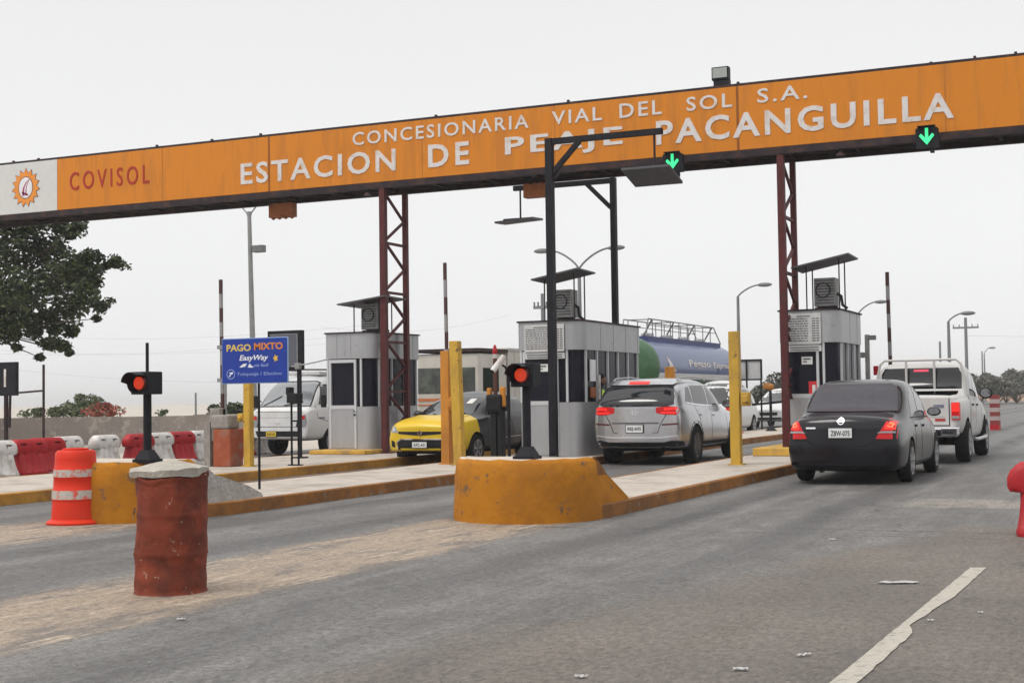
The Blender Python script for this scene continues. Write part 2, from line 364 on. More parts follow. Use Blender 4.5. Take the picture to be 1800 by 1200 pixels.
# ------------------------------------------------------------------ islands and their rounded noses
def island(pts, label_, km=None):
    bm = B(); prism(bm, pts, -.01, .15)
    t = obj('traffic_island', bm, [concrete])
    tag(t, kind='structure')
    # painted kerb wraps the edge as a band standing 12 mm proud of the slab side
    n = len(pts); c = [Vector((p[0], p[1])) for p in pts]
    def off(d):
        res = []
        for i in range(n):
            a, b, e_ = c[i-1], c[i], c[(i+1) % n]
            d1 = (b-a).normalized(); d2 = (e_-b).normalized(); n1 = Vector((d1.y, -d1.x)); n2 = Vector((d2.y, -d2.x))
            m_ = (n1+n2).normalized(); k = 1/max(.4, m_.dot(n1)); res.append(b+m_*d*k)
        return res
    o_ = off(.02); i_ = off(-.0)
    bm = B()
    rng_ = random.Random(len(pts))
    A = [bm.verts.new((*p, -.01)) for p in o_]; Bv = [bm.verts.new((*p, .142)) for p in o_]; C_ = [bm.verts.new((*p, .154)) for p in i_]; 
    D_ = [bm.verts.new((*p, .154)) for p in off(-.055)]; E_ = [bm.verts.new((*p, .149)) for p in off(-.056)]
    for k in range(n):
        j = (k+1) % n
        for P_, Q_ in ((A, Bv), (Bv, C_), (C_, D_), (D_, E_)): bm.faces.new((P_[k], P_[j], Q_[j], Q_[k]))
    obj('kerb', bm, km or kerbpaint, t)
    return t
def ring_island(x0, x1, y0, y1, wide=None):
    r = (x1-x0)/2; cx = (x0+x1)/2; pts = []
    for k in range(9): a = math.pi+math.pi*k/8; pts.append((cx+r*math.cos(a), y0+r+r*math.sin(a)))
    if wide: pts += [(x1, wide[0]), (wide[2], wide[0]+1.0), (wide[2], wide[1])]
    pts += [(wide[2] if wide else x1, y1), (x0, y1)]
    return pts
island(ring_island(-16.75, -13.6, 10.5, 34), 'A', mat('kerb_ochre_paint', (.40, .20, .04), .85, var=.2, scale=5, bump=.25, bscale=30, dirt=(.22, .11, .04), damt=.7, dscale=1.6, cov=.45, spec=.2))
island(ring_island(-11.75, -9.7, 12.35, 50), 'B')
island(ring_island(-7.0, -5.32, 13.35, 36), 'C')

def nose(x0, x1, y0, ytop, yend, zt, label, brk=False):
    """solid bull-nose: half-round front, straight sides, back ramping down to the island"""
    bm = B(); r = (x1-x0)/2; cx = (x0+x1)/2; levels = [(-.01, 0, yend), (.04, .0, yend), (.18, .0, yend-.06), (zt*.45, .012, yend-.32), (zt*.7, .02, ytop+.22), (zt*.92, .035, ytop+.02), (zt, .075, ytop-.08)]
    NS = 20; rings = []; rr = random.Random(int(abs(x0)*10))
    for z, ins, ye in levels:
        rad = r-ins; pts = []
        for k in range(NS+1):
            a = math.pi+math.pi*k/NS
            pts.append((cx+rad*math.cos(a), y0+r+rad*1.0*math.sin(a)))
        m = 7
        for k in range(1, m+1): pts.append((x1-ins, y0+r+(ye-y0-r)*k/m))
        for k in range(1, 5): pts.append((x1-ins-(x1-x0-2*ins)*k/5, ye))
        for k in range(m+1): pts.append((x0+ins, ye+(y0+r-ye)*k/m))
        pts.pop()
        rings.append([bm.verts.new((x+rr.uniform(-.006, .006), y+rr.uniform(-.006, .006), z+(rr.uniform(-.008, .008) if 0 < z else 0))) for x, y in pts])
    n = len(rings[0])
    for i in range(len(rings)-1):
        for k in range(n):
            f = bm.faces.new((rings[i][k], rings[i][(k+1) % n], rings[i+1][(k+1) % n], rings[i+1][k]))
            my = sum(v.co.y for v in f.verts)/4
            if my > ytop-.12 and (i >= (3 if brk else 4) or brk and my > ytop+.05): f.material_index = 1
    f = bm.faces.new(rings[-1]); f.material_index = 2
    bmesh.ops.triangulate(bm, faces=[f])
    pale = mat('pale_concrete_top', (.48, .42, .36), .9, var=.15, scale=6, bump=.3, bscale=30, dirt=(.42, .36, .30), damt=.6, dscale=2)
    paint = mat('ochre_nose_paint', (.40, .155, .010), .8, var=.14, chips=((.15, .09, .05), 7, .595), scale=3, bump=.35, bscale=18, dirt=(.25, .095, .012), damt=.6, dscale=1.6, cov=.47, spec=.2)
    worn = mat('worn_brown_nose_end', (.20, .088, .030), .9, var=.3, scale=9, bump=.9, bscale=22, dirt=(.36, .30, .24), damt=.8, dscale=3, cov=.56, spec=.2)
    o = obj('crash_block', bm, [paint, rough_con if brk else worn, pale], None, True, 50)
    return tag(o, label, 'concrete block', 'ochre concrete noses of the toll islands')
nose(-6.98, -5.33, 13.15, 14.05, 14.95, .66, 'large ochre rounded concrete nose nearest the camera, under the lit red signal')
nose(-11.35, -9.82, 11.95, 13.1, 14.3, .66, 'ochre concrete nose with broken grey back corner, behind the rusty drum', True)

# yellow plinth under the right booth
bm = bbox(-6.78, -5.36, 25.9, 30.2, .152, .30, .02); tag(obj('booth_plinth', bm, kerbyellow), 'low yellow painted concrete step under the right booth', 'step')
bm = bbox(-16.5, -15.1, 25.7, 29.6, .152, .24, .02); tag(obj('booth_plinth', bm, kerbyellow), 'low yellow concrete step under the left booth beside the white truck', 'step')

# ------------------------------------------------------------------ overhead gantry
GY = 26.5
g = thing('toll_gantry', 'orange overhead toll gantry with white lettering on maroon lattice legs', 'gantry')
bm = bbox(-24.2, 4.2, GY-.05, GY, 6.07, 7.33, .006); obj('orange_panel', bm, gantry_or, g)
bm = bbox(-31.0, -24.206, GY-.05, GY, 6.07, 7.33, .006); obj('grey_panel', bm, gantry_gr, g)
bm = bbox(-31.0, 4.2, GY+.98, GY+1.02, 6.07, 7.33, .006); obj('back_panel', bm, gantry_gr, g)
bm = B(); rr = random.Random(1)
for y in (GY-.06, GY+.96):
    box(bm, -31.02, 4.22, y, y+.12, 5.93, 6.065); box(bm, -31.02, 4.22, y+.01, y+.11, 7.335, 7.38)
x = -30.9
while x < 4.1:
    box(bm, x-.03, x+.03, GY+.065, GY+.955, 5.98, 6.04); box(bm, x-.03, x+.03, GY+.065, GY+.955, 7.34, 7.37)
    beam(bm, (x, GY+.06, 6.0), (x+1.28, GY+.96, 6.0), .05); x += 1.3
box(bm, -31, 4.2, GY+.063, GY+.957, 6.045, 6.06)
for i in range(46):
    x = -30+i*.74+rr.uniform(-.1, .1)
    if rr.random() < .35: box(bm, x, x+.05, GY-.05, GY, 7.381, 7.381+rr.uniform(.015, .05))
    if rr.random() < .3: box(bm, x, x+.10, GY-.05, GY+.05, 5.93-rr.uniform(.015, .04), 5.929)
obj('frame', bm, steel_dk, g)
for x in (-17.99, -14.05, -10.95, -7.08, -3.18, -21.0, .8):
    strong = x in (-17.99, -7.08)
    bm = B(); box(bm, x-.012*(1+strong), x+.012*(1+strong), GY-.0535, GY-.049, 6.075, 7.325); obj('seam', bm, mat('panel_seam', (.24, .075, .012), .8) if strong else mat('faint_seam', (.42, .15, .02), .8), g)
for s, a, b_, z0, z1, bo in (('CONCESIONARIA', -15.78, -11.53, 6.92, 7.21, .012), ('VIAL', -11.0, -9.9, 6.93, 7.21, .012), ('DEL', -9.52, -8.62, 6.93, 7.22, .012), ('SOL', -8.11, -7.18, 6.93, 7.21, .012), ('S.A.', -6.68, -5.71, 6.95, 7.23, .012),
                         ('ESTACION', -18.76, -14.7, 6.28, 6.77, .02), ('DE', -13.9, -12.92, 6.28, 6.77, .024), ('PEAJE', -12.08, -9.46, 6.29, 6.77, .024), ('PACANGUILLA', -8.75, -3.03, 6.31, 6.80, .024)):
    obj('lettering', text_bm(s, a, b_, z0, z1, GY-.057, bo, .012, track=1.22 if len(s) > 2 else 1.3), letter_w, g)
obj('lettering', text_bm('COVISOL', -23.8, -21.38, 6.52, 6.97, GY-.057, .006, .012, track=1.4), letter_r, g)
# emblem: sun with a road sweeping to its centre
LX, LZ = -25.2, 6.70
emb_o = mat('emblem_orange', (.68, .24, .03), .5); emb_w = mat('emblem_white', (.66, .66, .68), .5); emb_p = mat('emblem_purple', (.28, .02, .10), .5); emb_k = mat('emblem_outline', (.14, .04, .04), .5)
def star(r1, r2, n, y0, y1, bm, sq=1.05, rot=0):
    pts = [(LX+(r1 if k % 2 else r2)*math.cos(math.pi*k/n+rot)*.98, LZ+(r1 if k % 2 else r2)*math.sin(math.pi*k/n+rot)*sq) for k in range(2*n)]
    return prism(bm, pts, y0, y1, axis='Y')
em = obj('emblem', star(.47, .355, 15, GY-.054, GY-.058, B(), rot=.1), emb_k, g)
obj('sun_rays', star(.445, .345, 15, GY-.0585, GY-.062, B(), rot=.1), emb_o, em)
def ellp(rx, rz, cx=0, cz=0, n=32): return [(LX+cx+rx*math.cos(2*math.pi*k/n), LZ+cz+rz*math.sin(2*math.pi*k/n)) for k in range(n)]
obj('ring', prism(B(), ellp(.235, .28), GY-.0625, GY-.064, axis='Y'), emb_k, em)
obj('disc', prism(B(), ellp(.215, .26), GY-.0645, GY-.066, axis='Y'), emb_w, em)
bm = B()
def sweep(p, wd):
    a, b = [], []
    for i, (x, z) in enumerate(p):
        q0 = p[max(i-1, 0)]; q1 = p[min(i+1, len(p)-1)]; dx, dz = q1[0]-q0[0], q1[1]-q0[1]; l = math.hypot(dx, dz); ww = wd[i]
        a.append((LX+x-dz/l*ww, LZ+z+dx/l*ww)); b.append((LX+x+dz/l*ww, LZ+z-dx/l*ww))
    prism(bm, a+b[::-1], GY-.0665, GY-.068, axis='Y')
sweep([(.12, .20), (.02, .13), (-.05, .02), (-.08, -.10), (-.07, -.20)], [.006, .012, .02, .03, .035])
sweep([(.13, .19), (.06, .10), (.02, 0), (.01, -.10), (.03, -.2)], [.005, .01, .012, .016, .012])
sweep([(-.12, -.12), (-.03, -.15), (.08, -.19)], [.01, .03, .02])
obj('road_curve', bm, emb_p, em)
def leg(x, y0, zb, zt, wide=.066):
    bm = B()
    for y, w_ in ((y0, wide), (y0+1.0, wide*.8)): box(bm, x-w_, x+w_, y-w_, y+w_, zb, zt)
    o = obj('leg', bm, steel_red, g)
    bm = B(); n = 5; h = (zt-.1-(zb+.25))/n
    for i in range(n):
        zt_ = zt-.1-i*h
        beam(bm, (x, y0+.09, zt_), (x, y0+.93, zt_-h*.5), .05); beam(bm, (x, y0+.93, zt_-h*.5), (x, y0+.09, zt_-h+.06), .05)
        beam(bm, (x, y0+.09, zt_-h), (x, y0+.93, zt_-h), .055)
    box(bm, x-.16, x+.16, y0-.16, y0+.16, zb, zb+.02); obj('lacing', bm, steel_red, o)
for x, zb in ((-15.07, .15), (-6.27, .15), (-30.6, 0), (3.8, 0)): leg(x, GY+.02, zb, 5.93)

def lane_signal(x, z0, z1, label, grn=True):
    t = thing('lane_signal', label, 'lane signal', group='green arrow signals under the gantry')
    r_ = (z1-z0)/2; cz = (z0+z1)/2; y = GY-.32
    cz -= .06; pts = [(x-.20, cz-.20), (x+.20, cz-.20), (x+.21, cz-.08), (x+.20, cz+.15), (x+.12, cz+.2), (x-.12, cz+.2), (x-.20, cz+.15)]
    bm = B(); prism(bm, pts, y, y+.12, axis='Y'); box(bm, x-.16, x+.16, y-.07, y, cz+.185, cz+.2)
    box(bm, x-.03, x+.03, y+.12, GY+.0, cz+.1, cz+.16); box(bm, x+.05, x+.12, y+.03, y+.12, cz-.29, cz-.19); obj('housing', bm, black_steel, t)
    bm = B(); prism(bm, [(x-.028, cz+.16), (x+.028, cz+.16), (x+.028, cz-.02), (x+.10, cz+.06), (x+.135, cz+.02), (x, cz-.15), (x-.135, cz+.02), (x-.10, cz+.06), (x-.028, cz-.02)], y-.012, y-.001, axis='Y')
    obj('green_arrow', bm, lampgrn, t); return t
lane_signal(-8.34, 5.78, 6.15, 'green down arrow lane signal on the gantry above the silver suv lane')
lane_signal(-3.49, 5.84, 6.21, 'green down arrow lane signal at the right, below the last letter A')
def hung(x0, x1, z0, z1, label, cap):
    t = thing('hanging_signal', label, 'lane signal', group='rust orange signal boxes seen from behind')
    m = mat('rusty_orange_box', (.30, .10, .03), .7, var=.25, scale=8, dirt=(.13, .05, .03), damt=.7, dscale=6)
    y = GY+.45; bm = B(); box(bm, x0, x1, y, y+.22, z0, z1)
    for i in range(6): box(bm, x0+.03, x1-.03, y-.012, y, z0+.03+i*(z1-z0-.06)/6, z0+.05+i*(z1-z0-.06)/6)
    obj('box', bm, m, t)
    bm = B()
    for k in (.2, .8): xx = x0+(x1-x0)*k; box(bm, xx-.015, xx+.015, y+.1, y+.13, z1, 5.94)
    obj('bracket', bm, steel_dk, t)
    bm = B()
    for k in range(4): xx = x0+.06+(x1-x0-.12)*k/3; ell(bm, (xx, y+.1, z1+.02 if cap else z0-.015), (.045, .06, .035), 1)
    obj('visor', bm, m, t)
hung(-18.35, -17.72, 5.55, 5.87, 'rusty orange signal box hung under the gantry beside the left lamp post', False)
hung(-11.9, -11.3, 5.55, 5.83, 'rusty orange signal box hung behind the front black frame post', True)
t = thing('floodlight', 'grey rectangular floodlight on top of the orange gantry', 'floodlight')
bm = bbox(-7.60, -7.26, GY-.02, GY+.16, 7.50, 7.76, .015); bbox(-7.57, -7.25, GY, GY+.14, 7.38, 7.50, .01, bm=bm); obj('housing', bm, black_steel, t)
bm = B(); box(bm, -7.575, -7.285, GY-.03, GY-.021, 7.54, 7.735); obj('lens', bm, mat('floodlight_lens', (.32, .34, .33), .15), t)
for x, nm in ((-15.45, 'left'), (-5.12, 'right')):
    bm = B(); lathe(bm, [(.10, -.13), (.03, -.03), (.03, 0)], 12, cx=x, cy=GY+.02, cz=5.93)
    tag(obj('downlight', bm, steel_dk), 'tiny dark cone lamp under the gantry beam near its %s leg' % nm, 'lamp')

# ------------------------------------------------------------------ black gallows frames with hanging panels
def gallows(x, y, zt, dx, w_, label, panel_label, tilt, panel):
    t = thing('gallows_frame', label, 'steel frame', group='black steel gallows frames over the lanes')
    bm = B(); box(bm, x-w_, x+w_, y-w_, y+w_, .15, zt); box(bm, x-.18, x+.18, y-.18, y+.18, .15, .18); obj('post', bm, black_steel, t)
    s = 1 if dx > 0 else -1
    bm = B(); box(bm, *sorted((x+s*w_, x+dx)), y-.05, y+.05, zt-.115, zt-.005); obj('arm', bm, black_steel, t)
    bm = B(); beam(bm, (x+s*w_, y, zt-.66), (x+s*.62, y, zt-.10), .09, up=(0, 1, 0))
    if s > 0: beam(bm, (x+s*w_, y, zt-.80), (x+s*.26, y, zt-.64), .05, up=(0, 1, 0))
    obj('brace', bm, black_steel, t)
    px = x+dx-s*.16
    bm = B(); tube(bm, [(px, y, zt-.10), (px, y, panel[2]+.03)], .022, 8); obj('hanger', bm, steel_dk, t)
    p = thing('overhead_antenna', panel_label, 'antenna panel')
    X0, X1, z, d0, d1, dz = panel
    bm = B(); v = []
    for zz in (0, .045):
        for (xx, yy) in ((X0, y-d0), (X1, y-d0), (X1, y+d1), (X0, y+d1)):
            v.append(bm.verts.new((xx, yy, z+zz+(yy-y)*tilt+(xx-px)*dz)))
    for f in ((0, 1, 2, 3), (7, 6, 5, 4), (0, 4, 5, 1), (1, 5, 6, 2), (2, 6, 7, 3), (3, 7, 4, 0)): bm.faces.new([v[i] for i in f])
    obj('panel', bm, mat('panel_dark_grey', (.08, .08, .09), .6, var=.2), p)
    bm = B(); box(bm, X0+.1, X1-.1, y-.04, y+.04, z+.05, z+.085); obj('rail', bm, black_steel, p)
gallows(-10.30, 24.6, 6.28, 2.28, .070, 'tall black post with arm reaching right, in front of the centre booth', 'flat dark panel hung from the front black frame over the suv lane', -.26, (-8.74, -7.80, 5.42, .30, .50, -.0))
gallows(-10.62, 29.0, 6.16, -2.42, .062, 'black post rising behind the centre booth with arm reaching left', 'thin tilted panel hung from the rear black frame arm', .05, (-13.40, -12.45, 5.33, .30, .30, .05))

# ------------------------------------------------------------------ toll booths
def outline(x0, x1, y0, y1, o=0, r=.28, n=6):
    x0 -= o; x1 += o; y0 -= o; y1 += o; r += o
    p = [(x0, y1), (x0, y0+.06), (x0+.06, y0)]
    for k in range(n+1): a = -math.pi/2+math.pi/2*k/n; p.append((x1-r+r*math.cos(a), y0+r+r*math.sin(a)))
    return p+[(x1, y1)]
def booth(x0, x1, y0, y1, zb, zw, zf, zt, label, prices, ac, ncol, slab):
    t = thing('toll_booth', label, 'toll booth', group='grey metal toll booths')
    t['_keep'] = 0
    obj('lower_wall', prism(B(), outline(x0, x1, y0, y1), zb, zw), alu, t, True, 20)
    obj('glazing', prism(B(), outline(x0, x1, y0, y1, -.03), zw, zf), glass, t, True, 20)
    obj('fascia', prism(B(), outline(x0, x1, y0, y1, .025), zf, zt), alu, t, True, 20)
    obj('roof', prism(B(), outline(x0, x1, y0, y1, .055), zt, zt+.03), steel_dk, t, True, 20)
    # window mullions
    def mull(x, y, w_=.022, d=.022): 
        bm = B(); box(bm, x-w_, x+w_, y-d, y+d, zw, zf); obj('mullion', bm, alu_lt, t)
    mull(x0+.04, y0+.01); mull(x1-.29, y0+.012)
    n = ncol
    for k in range(n+1): mull(x1-.012, y0+.30+(y1-y0-.34)*k/n)
    # door
    dx0, dx1 = x0+.13, x0+.13+(x1-x0)*.5
    bm = B()
    for a, b_, c, d in ((dx0-.05, dx0, zb+.02, zf-.02), (dx1, dx1+.05, zb+.02, zf-.02), (dx0, dx1, zf-.09, zf-.02), (dx0, dx1, zw-.05, zw+.03)): box(bm, a, b_, y0-.022, y0+.03, c, d)
    d_ = obj('door', bm, alu_lt, t)
    bm = B(); box(bm, dx0, dx1, y0-.012, y0+.02, zb+.03, zw-.05); obj('door_panel', bm, alu, d_)
    bm = B(); box(bm, dx1-.01, dx1+.03, y0-.045, y0-.022, zw-.20, zw-.16); ell(bm, (dx1+.01, y0-.05, zw-.1), (.02, .02, .02), 1); obj('handle', bm, black_steel, d_)
    bm = B()
    for k in (.25, .55): 
        xx = x0+(x1-x0)*k; box(bm, xx-.004, xx+.004, y0-.0285, y0-.024, zf+.01, zt-.01)
    for k in range(1, int((y1-y0)/.75)+1): yy = y0+.3+k*.75; (box(bm, x1+.024, x1+.0285, yy-.004, yy+.004, zf+.01, zt-.01) if yy < y1-.05 else 0)
    for k in range(1, int((y1-y0)/.75)+1): yy = y0+.3+k*.75; (box(bm, x1-.002, x1+.003, yy-.004, yy+.004, zb+.02, zw-.01) if yy < y1-.05 else 0)
    if len(bm.verts): obj('seams', bm, mat('metal_seam', (.16, .16, .17), .7), t)
    if prices:
        pr = random.Random(int(x0*-10)); a, b_ = x0+.14, x1-.32
        bm = B(); box(bm, a, b_, y0-.062, y0-.051, zf-.03, zt-.05); pb = obj('price_board', bm, mat('white_board', (.52, .52, .52), .5), t)
        bm = B(); rows = 11; hh = (zt-zf-.10)/rows
        for i in range(rows):
            z = zt-.10-i*hh
            if i == 0: box(bm, a+.2, b_-.2, y0-.0655, y0-.0625, z-.018, z); continue
            x = a+.03
            xe = a+(b_-a)*.62
            while x < xe: l = pr.uniform(.03, .09); box(bm, x, min(x+l, xe), y0-.0655, y0-.0625, z-.018, z); x += l+.015
            box(bm, b_-.17, b_-.1, y0-.0655, y0-.0625, z-.02, z); box(bm, b_-.085, b_-.03, y0-.0655, y0-.0625, z-.02, z)
        obj('price_lines', bm, mat('grey_print', (.10, .10, .11), .6), pb)
        bm = B(); box(bm, a, b_, y0-.04, y0-.024, zf-.17, zf-.05); nb = obj('notice', bm, mat('white_board', 0), t)
        bm = B(); 
        for i in range(2): box(bm, a+.05, b_-.05, y0-.0435, y0-.041, zf-.15+.045*i, zf-.13+.045*i)
        obj('notice_lines', bm, mat('grey_print', 0), nb)
        bm = B(); box(bm, a+.26, a+.47, y0+.018, y0+.0275, zf-.42, zf-.27); q = obj('notice', bm, mat('paper', (.7, .7, .7), .6), t)
        bm = B(); box(bm, a+.29, a+.43, y0+.0145, y0+.0175, zf-.33, zf-.30); box(bm, a+.29, a+.36, y0+.0145, y0+.0175, zf-.38, zf-.355); obj('print', bm, mat('grey_print', 0), q)
    # air conditioner under a tilted sheet canopy
    cx, cy = x0+ac[0], y0+ac[1]
    cn = thing('canopy', slab[3], 'canopy', group='tilted sheet canopies over the booth air conditioners')
    hz = slab[0]; W2 = slab[1]; sl_ = slab[2]
    for dx, dy in ((-.32, -.28), (.32, -.28), (.32, .28), (-.32, .28)): obj('post', tube(B(), [(cx+dx, cy+dy, zt+.03), (cx+dx, cy+dy, hz+dx*sl_)], .014, 6), black_steel, cn)
    bm = B(); v = []
    for zz in (0, .03):
        for a, b_ in ((-W2, -.55), (W2, -.55), (W2, .45), (-W2, .45)): v.append(bm.verts.new((cx+a, cy+b_, hz+zz+a*sl_+b_*-.02)))
    for f in ((0, 1, 2, 3), (7, 6, 5, 4), (0, 4, 5, 1), (1, 5, 6, 2), (2, 6, 7, 3), (3, 7, 4, 0)): bm.faces.new([v[i] for i in f])
    obj('sheet', bm, mat('canopy_sheet', (.09, .09, .10), .55, var=.3, scale=9), cn)
    a_ = thing('air_conditioner', slab[4], 'air conditioner', group='air conditioners on the booth roofs')
    bm = bbox(cx-.20, cx+.22, cy-.18, cy+.16, zt+.10, zt+.66, .012); obj('casing', bm, mat('ac_casing', (.20, .20, .20), .55, var=.15, dirt=(.1, .1, .1), damt=.6, dscale=8), a_)
    bm = B(); lathe(bm, [(.15, -.012), (.15, 0), (.13, 0), (.13, -.012)], 20, 'Y', cx-.02, cy-.182, zt+.42, close=True)
    for k in range(9): zz = zt+.16+k*.055; box(bm, cx-.17, cx+.19, cy-.186, cy-.181, zz, zz+.012)
    obj('fan_grille', bm, black_steel, a_)
    bm = B(); beam(bm, (cx-.2, cy-.12, zt+.06), (cx+.25, cy-.12, zt+.06), .05); beam(bm, (cx-.2, cy+.1, zt+.06), (cx+.25, cy+.1, zt+.06), .05)
    tube(bm, [(cx+.22, cy, zt+.35), (cx+.30, cy-.02, zt+.30), (cx+.33, cy-.04, zt+.12), (cx+.42, cy-.04, zt+.05)], .03, 7); obj('feet_and_pipe', bm, black_steel, a_)
    return t
b1 = booth(-16.42, -15.25, 26.3, 28.35, .24, 1.17, 2.22, 2.77, 'grey metal toll booth at the left, between the white truck and the yellow car', False, (.82, .65), 3, (3.47, .60, .12, 'tilted dark sheet canopy on the left booth roof, half behind a gantry leg', 'grey air conditioner box on the left booth roof'))
b2 = booth(-11.33, -10.02, 25.35, 28.75, .15, 1.21, 2.24, 2.80, 'long grey toll booth in the centre with price list, left of the silver suv', True, (.75, .60), 5, (3.72, .50, .18, 'tilted dark sheet canopy on the centre booth roof', 'grey air conditioner box on the centre booth roof'))
b3 = booth(-6.46, -5.34, 27.0, 29.2, .30, 1.28, 2.30, 2.92, 'grey toll booth with price list behind the black sedan', True, (.78, .60), 3, (3.86, .56, .20, 'tilted dark sheet canopy on the right booth roof', 'grey air conditioner box on the right booth roof'))
# stickers on the booths
def sticker(name, x0, x1, y0, y1, z0, z1, m, parent, lab=None):
    o = obj(name, box(B(), x0, x1, y0, y1, z0, z1), m, parent)
    if lab: o['label'] = lab
    return o
sticker('notice', -10.028, -10.018+.012, 25.85, 26.13, 1.62, 2.05, mat('paper', 0), b2, 'pale notice on the side window')
sticker('notice', -10.028, -10.005, 25.87, 26.13, 1.30, 1.5, mat('orange_notice', (.35, .10, .03), .6), b2, 'orange notice on the side window')
sticker('notice', -5.93, -5.73, 27.0-.0, 27.028, 1.30, 1.55, mat('red_notice', (.6, .03, .04), .6), b3, 'red and white notice low on the door window')
sticker('notice', -5.86, -5.80, 26.995, 26.9995, 1.33, 1.48, mat('paper', 0), b3)
# attendant leaning at the centre booth window
def skinned(verts, edges, radii, name, m, parent, root=0, sub=2):
    me = bpy.data.meshes.new(name); me.from_pydata(verts, edges, []); o = bpy.data.objects.new(name, me); COL.objects.link(o)
    mod = o.modifiers.new('s', 'SKIN'); mod.use_smooth_shade = True
    for i, r_ in enumerate(radii): me.skin_vertices[0].data[i].radius = r_ if isinstance(r_, tuple) else (r_, r_); me.skin_vertices[0].data[i].use_root = (i == root)
    s = o.modifiers.new('u', 'SUBSURF'); s.levels = sub; s.render_levels = sub
    dg = bpy.context.evaluated_depsgraph_get(); m2 = bpy.data.meshes.new_from_object(o.evaluated_get(dg)); bpy.data.objects.remove(o)
    m2.materials.clear(); m2.materials.append(m); o = bpy.data.objects.new(name, m2); COL.objects.link(o); o.parent = parent
    m2.shade_smooth()
    return o
skin = mat('skin', (.20, .10, .06), .6); vest = mat('hi_vis_vest', (.50, .75, .05), .7); navy = mat('dark_shirt', (.02, .025, .04), .8)
def person(px, py, pz, label):
    t = thing('person', label, 'person')
    t.location = (px, py, pz)
    # local: faces +x, seated upper body
    skinned([(0, 0, 0), (.02, 0, .22), (.03, 0, .42), (.04, 0, .52), (.07, 0, .60), (.08, 0, .70), (.05, -.17, .43), (.14, -.20, .24), (.34, -.14, .20), (.43, -.12, .20), (.05, .17, .43), (.12, .20, .22), (.28, .12, .18)],
            [(0, 1), (1, 2), (2, 3), (3, 4), (4, 5), (2, 6), (6, 7), (7, 8), (8, 9), (2, 10), (10, 11), (11, 12)],
            [(.15, .12), (.15, .11), (.15, .10), .055, .085, .075, .06, .05, .035, .03, .06, .05, .035], 'body', navy, t)
    bm = B(); ell(bm, (.085, 0, .65), (.085, .075, .11), 3); ell(bm, (.17, 0, .64), (.02, .014, .02), 1)
    for s in (-1, 1): ell(bm, (.08, .076*s, .645), (.02, .012, .03), 1)
    obj('face', bm, skin, t, True)
    bm = B(); ell(bm, (.065, 0, .69), (.095, .082, .095), 3); obj('hair', bm, gap, t, True)
    bm = B()
    for s in (-1, 1): ell(bm, (.15, .03*s, .665), (.012, .012, .008), 1)
    obj('eyes', bm, mat('eye_dark', (.01, .01, .01), .3), t)
    bm = B(); lathe(bm, [(.175, .0), (.18, .15), (.17, .32), (.12, .45), (.06, .50)], 20)
    for v in bm.verts: v.co.x = v.co.x*.78+.025
    obj('vest', bm, vest, t, True)
    bm = B()
    for k in range(4): tube(bm, [(.42, -.135+.018*k, .20), (.47, -.135+.018*k, .195), (.50-.01*abs(k-1.5), -.135+.018*k, .18)], [.009, .008, .006], 6)
    tube(bm, [(.41, -.09, .2), (.45, -.075, .2), (.48, -.08, .19)], .009, 6); ell(bm, (.42, -.11, .2), (.04, .035, .015), 2); obj('hand', bm, skin, t, True)
person(-10.12, 26.55, 1.0, 'toll collector in a yellow green vest reaching out of the centre booth window')
sticker('handrail', -10.0, -9.965, 26.25, 26.29, 1.25, 1.75, white_pl, b2)
sticker('handrail', -9.99, -9.965, 26.45, 26.49, .95, 1.18, white_pl, b2)

# ------------------------------------------------------------------ posts, barriers, signals
def channel_post(x, y, z1, w_, m, name, label, brk=None, zb=.15, lean=0):
    t = thing(name, label, 'post')
    bm = bbox(x-w_/2, x+w_/2, y-w_/2, y+w_/2, zb, z1, .008)
    for v in bm.verts: v.co.x += lean*(v.co.z-zb)
    obj('column', bm, m, t)
    bm = B(); box(bm, x-w_*.75, x+w_*.75, y-w_*.75, y+w_*.75, zb, zb+.02)
    obj('base_plate', bm, m, t)
    if brk:
        bm = bbox(x+brk[0], x+brk[1], y-.07, y+.07, brk[2], brk[3], .02); bbox(x+brk[0]+.02, x+brk[1]-.02, y-.1, y+.05, brk[2]+.05, brk[3]-.05, .02, bm=bm); obj('bracket', bm, m, t)
    return t
channel_post(-6.19, 22.62, 2.36, .165, yellow_st, 'barrier_post', 'mustard yellow steel post between the silver suv and the black sedan', (.10, .25, 1.12, 1.35))
channel_post(-14.62, 20.8, 2.25, .135, yellow_st, 'barrier_post', 'yellow steel post under the blue sign on the left island', (-.2, -.085, .95, 1.10))
channel_post(at(785, 700, 22.15).x, 22.15, 2.16, .16, orange_st, 'barrier_post', 'orange steel post, left of the pair in front of the yellow car', (.04, .16, 1.10, 1.35))
channel_post(at(807, 700, 21.9).x, 21.9, 2.32, .165, yellow_st, 'barrier_post', 'leaning yellow steel post, right of the pair in front of the yellow car', None, lean=-.03)
channel_post(-10.35, 32.0, 2.0, .2, orange_st, 'barrier_post', 'orange post between the centre booth and the tanker', None)
redarm = mat('arm_faded_red', (.055, .02, .02), .6); whitearm = mat('arm_faded_white', (.24, .235, .24), .6)
def arm(x, y, z0, z1, r_, label, n=9, lean=-.012):
    t = thing('boom_gate', label, 'boom gate', group='raised striped boom gates')
    for k in range(n):
        a = z0+(z1-z0)*k/n; b_ = z0+(z1-z0)*(k+1)/n
        bm = B(); box(bm, x-r_+lean*(a-z0), x+r_+lean*(a-z0), y-r_, y+r_, a, b_); o = obj('stripe', bm, redarm if k % 2 == 0 else whitearm, t); o['label'] = 'faded red stripe' if k % 2 == 0 else 'faded white stripe'
    bm = B(); box(bm, x-r_*1.6, x+r_*1.6, y-r_*1.6, y+r_*1.6, z0-.25, z0); obj('clamp', bm, galv, t)
